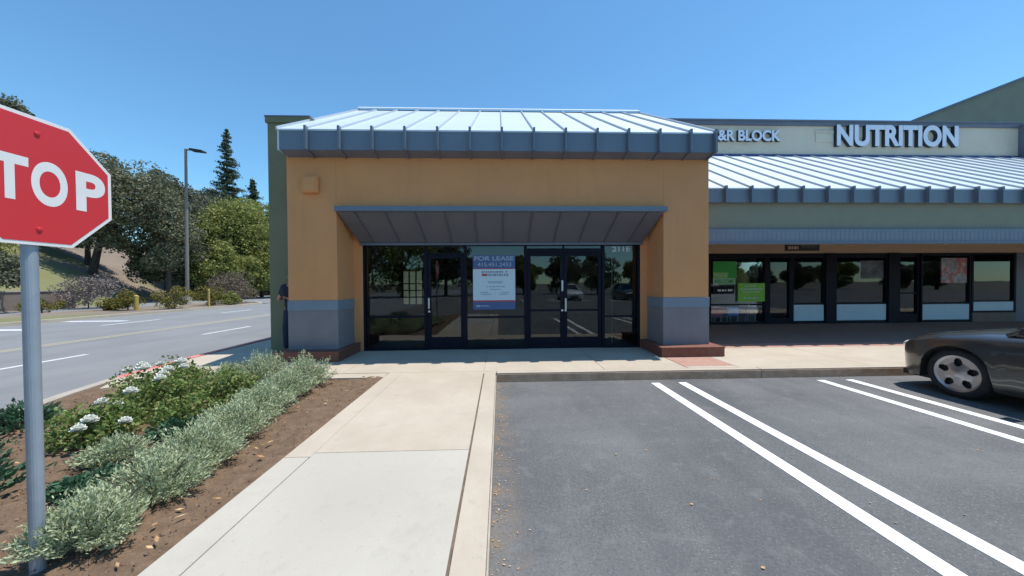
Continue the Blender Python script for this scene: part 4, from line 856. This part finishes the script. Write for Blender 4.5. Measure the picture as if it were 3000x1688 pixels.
P_dark = mat("dark_grey_car_paint", (0.088, 0.088, 0.087), 0.30, (0.098, 0.098, 0.095), 2, metal=.7, coat=1.0)
P_white = mat("white_car_paint", (0.75, 0.75, 0.74), 0.3, (0.78, 0.78, 0.77), 2, coat=.8)
car = make_car(P_dark, (7.07, 3.03, 0), "dark grey saloon car parked nose in at the right edge of the lot")
for i, (x, m, lab) in enumerate(((6.6, P_white, "white car parked across the lot behind the viewer, left of the other"), (12.1, P_dark, "dark car parked across the lot behind the viewer, right of the white one"))):
    if m is P_dark: c = copy_tree(car)
    else: c = make_car(m, (0, 0, 0), lab)
    c.location = (x, -17, 0); c['label'] = lab; c['group'] = "cars parked across the lot"

# ================================================================== PERSON at the side of the shop
def skin(name, chains, parent=None, m=None, sub=2, root=0):
    """chains: list of lists of (x,y,z,r); first point of later chains may be an index into verts"""
    V = []; E_ = []; Rd = []
    for ch in chains:
        prev = None
        for p in ch:
            if isinstance(p, int): prev = p; continue
            V.append(p[:3]); Rd.append(p[3:]); i = len(V) - 1
            if prev is not None: E_.append((prev, i))
            prev = i
    me = bpy.data.meshes.new(name); bm = bmesh.new(); ly = bm.verts.layers.skin.verify(); bv = [bm.verts.new(v) for v in V]
    for i, r_ in enumerate(Rd): bv[i][ly].radius = (r_[0], r_[-1]); bv[i][ly].use_root = (i == root)
    for a_, b_ in E_: bm.edges.new((bv[a_], bv[b_]))
    bm.to_mesh(me); bm.free()
    o = bpy.data.objects.new(name, me); C.objects.link(o); sk = o.modifiers.new("skin", 'SKIN'); sk.use_smooth_shade = True; sb = o.modifiers.new("sub", 'SUBSURF'); sb.levels = sb.render_levels = sub
    bpy.context.view_layer.update(); dm = bpy.data.meshes.new_from_object(o.evaluated_get(bpy.context.evaluated_depsgraph_get())); bpy.data.objects.remove(o)
    dm.materials.clear(); dm.materials.append(m); dm.polygons.foreach_set("use_smooth", [True] * len(dm.polygons)); return dm
M_skin = mat("skin", (0.50, 0.25, 0.17), .55, (0.54, 0.28, 0.19), 12); M_shirt = mat("dark_shirt", (0.018, 0.02, 0.035), .9, (0.025, 0.027, 0.042), 9, .3, 40); M_jean = mat("dark_jeans", (0.018, 0.027, 0.06), .9, (0.026, 0.036, 0.075), 9, .3, 60); M_hair = mat("dark_hair", (0.012, 0.009, 0.007), .6, (0.02, 0.015, 0.012), 30)
def person():
    t = thing("person", "person in dark top and jeans, half hidden behind the orange shop corner", "person", (-4.38, 7.28, .15))
    # local: x right, y back, facing -y; feet at z=0
    hand_l = (-.03, -.30, 1.24); 
    ch = [[(0, 0, .95, .15, .10), (0, 0, 1.12, .13, .09), (0, .01, 1.30, .17, .11), (0, .01, 1.42, .13, .08), (0, 0, 1.50, .055), (0, -.01, 1.56, .06), (0, -.015, 1.64, .085, .10), (0, -.005, 1.72, .07, .08)],
          [0, (.09, 0, .86, .09), (.10, -.01, .50, .062), (.10, .01, .12, .045), (.10, .0, .045, .042), (.11, -.16, .025, .032)],
          [0, (-.09, 0, .86, .09), (-.12, -.02, .50, .062), (-.13, .01, .12, .045), (-.13, .0, .045, .042), (-.15, -.16, .025, .032)],
          [3, (.17, .01, 1.41, .06), (.22, .03, 1.14, .043), (.10, -.20, 1.16, .034), (.04, -.27, 1.19, .026)],
          [3, (-.17, .01, 1.41, .06), (-.27, .0, 1.14, .043), (-.16, -.18, 1.20, .034), (-.06, -.27, 1.26, .026)]]
    dm = skin("body", ch, m=M_skin)
    # fingers, thumb, nose and ears joined into the same mesh
    parts = [dm]
    for hx, hy, hz, s in ((-.06, -.27, 1.26, 1), (.04, -.27, 1.19, -1)):
        parts.append(skin("palm", [[(hx, hy, hz, .022), (hx + .03 * s, hy - .04, hz + .03, .030, .016), (hx + .045 * s, hy - .06, hz + .045, .026, .013)]], m=M_skin, sub=1))
        for k in range(4):
            o_ = -.022 + .015 * k; L = (.055, .065, .06, .048)[k]
            parts.append(skin("f", [[(hx + .045 * s, hy - .06 + o_ * .3, hz + .045 + o_, .0085), (hx + (.045 + L * .5) * s, hy - .08, hz + .05 + o_, .008), (hx + (.045 + L * .7) * s, hy - .06, hz + .05 + o_, .007)]], m=M_skin, sub=1))
        parts.append(skin("f", [[(hx + .02 * s, hy - .045, hz + .05, .010), (hx + .03 * s, hy - .07, hz + .08, .009), (hx + .045 * s, hy - .075, hz + .10, .008)]], m=M_skin, sub=1))
    parts.append(skin("f", [[(0, -.095, 1.665, .010), (0, -.112, 1.635, .014), (0, -.10, 1.625, .012)]], m=M_skin, sub=1))
    for s in (-1, 1): parts.append(skin("f", [[(s * .082, .0, 1.66, .012, .02), (s * .09, .005, 1.63, .010, .015)]], m=M_skin, sub=1))
    bm = bmesh.new()
    for p in parts: bm.from_mesh(p)
    me = bpy.data.meshes.new("body"); bm.to_mesh(me); bm.free(); me.materials.append(M_skin); me.polygons.foreach_set("use_smooth", [True] * len(me.polygons))
    o = bpy.data.objects.new("body", me); C.objects.link(o); o.parent = t
    def add(name, chs, m, sub=2):
        d = skin(name, chs, m=m, sub=sub); o = bpy.data.objects.new(name, d); C.objects.link(o); o.parent = t
    add("shirt", [[(0, 0, .86, .185, .135), (0, 0, 1.12, .155, .115), (0, .01, 1.30, .19, .13), (0, .01, 1.43, .14, .09), (0, 0, 1.475, .07)], [3, (.175, .01, 1.41, .075), (.215, .025, 1.22, .062)], [3, (-.175, .01, 1.41, .075), (-.245, .005, 1.22, .062)]], M_shirt)
    add("trousers", [[(0, 0, 1.02, .165, .115), (0, 0, .88, .165, .125)], [1, (.09, 0, .80, .10), (.105, -.01, .50, .078), (.105, .01, .09, .062)], [1, (-.09, 0, .80, .10), (-.125, -.02, .50, .078), (-.135, .01, .09, .062)]], M_jean)
    for s, x in ((1, .11), (-1, -.145)): add("shoe", [[(x, .03, .045, .05, .04), (x, -.08, .035, .045, .035), (x, -.19, .03, .038, .028)]], M_black)
    add("hair", [[(0, .03, 1.60, .07, .06), (0, .035, 1.68, .095, .085), (0, .01, 1.745, .085, .07), (0, -.04, 1.76, .06, .04)]], M_hair)
    for s in (-1, 1):
        bm = bmesh.new(); bmesh.ops.create_icosphere(bm, subdivisions=2, radius=.011, matrix=Matrix.Translation((s * .032, -.094, 1.66))); me = bpy.data.meshes.new("eye"); bm.to_mesh(me); bm.free(); me.materials.append(M_black); o = bpy.data.objects.new("eye", me); C.objects.link(o); o.parent = t
    add("mouth", [[(-.022, -.092, 1.595, .005), (0, -.098, 1.594, .006), (.022, -.092, 1.595, .005)]], M_pred, 1)
    b = MB(); b.box(-.035, .04, -.355, -.345, 1.22, 1.37, M_black); ph = b.build("phone", None, bevel=.006); ph.location = t.location; tag(ph, "dark phone held in the hands of the person at the shop corner", "phone")
    return t
person()
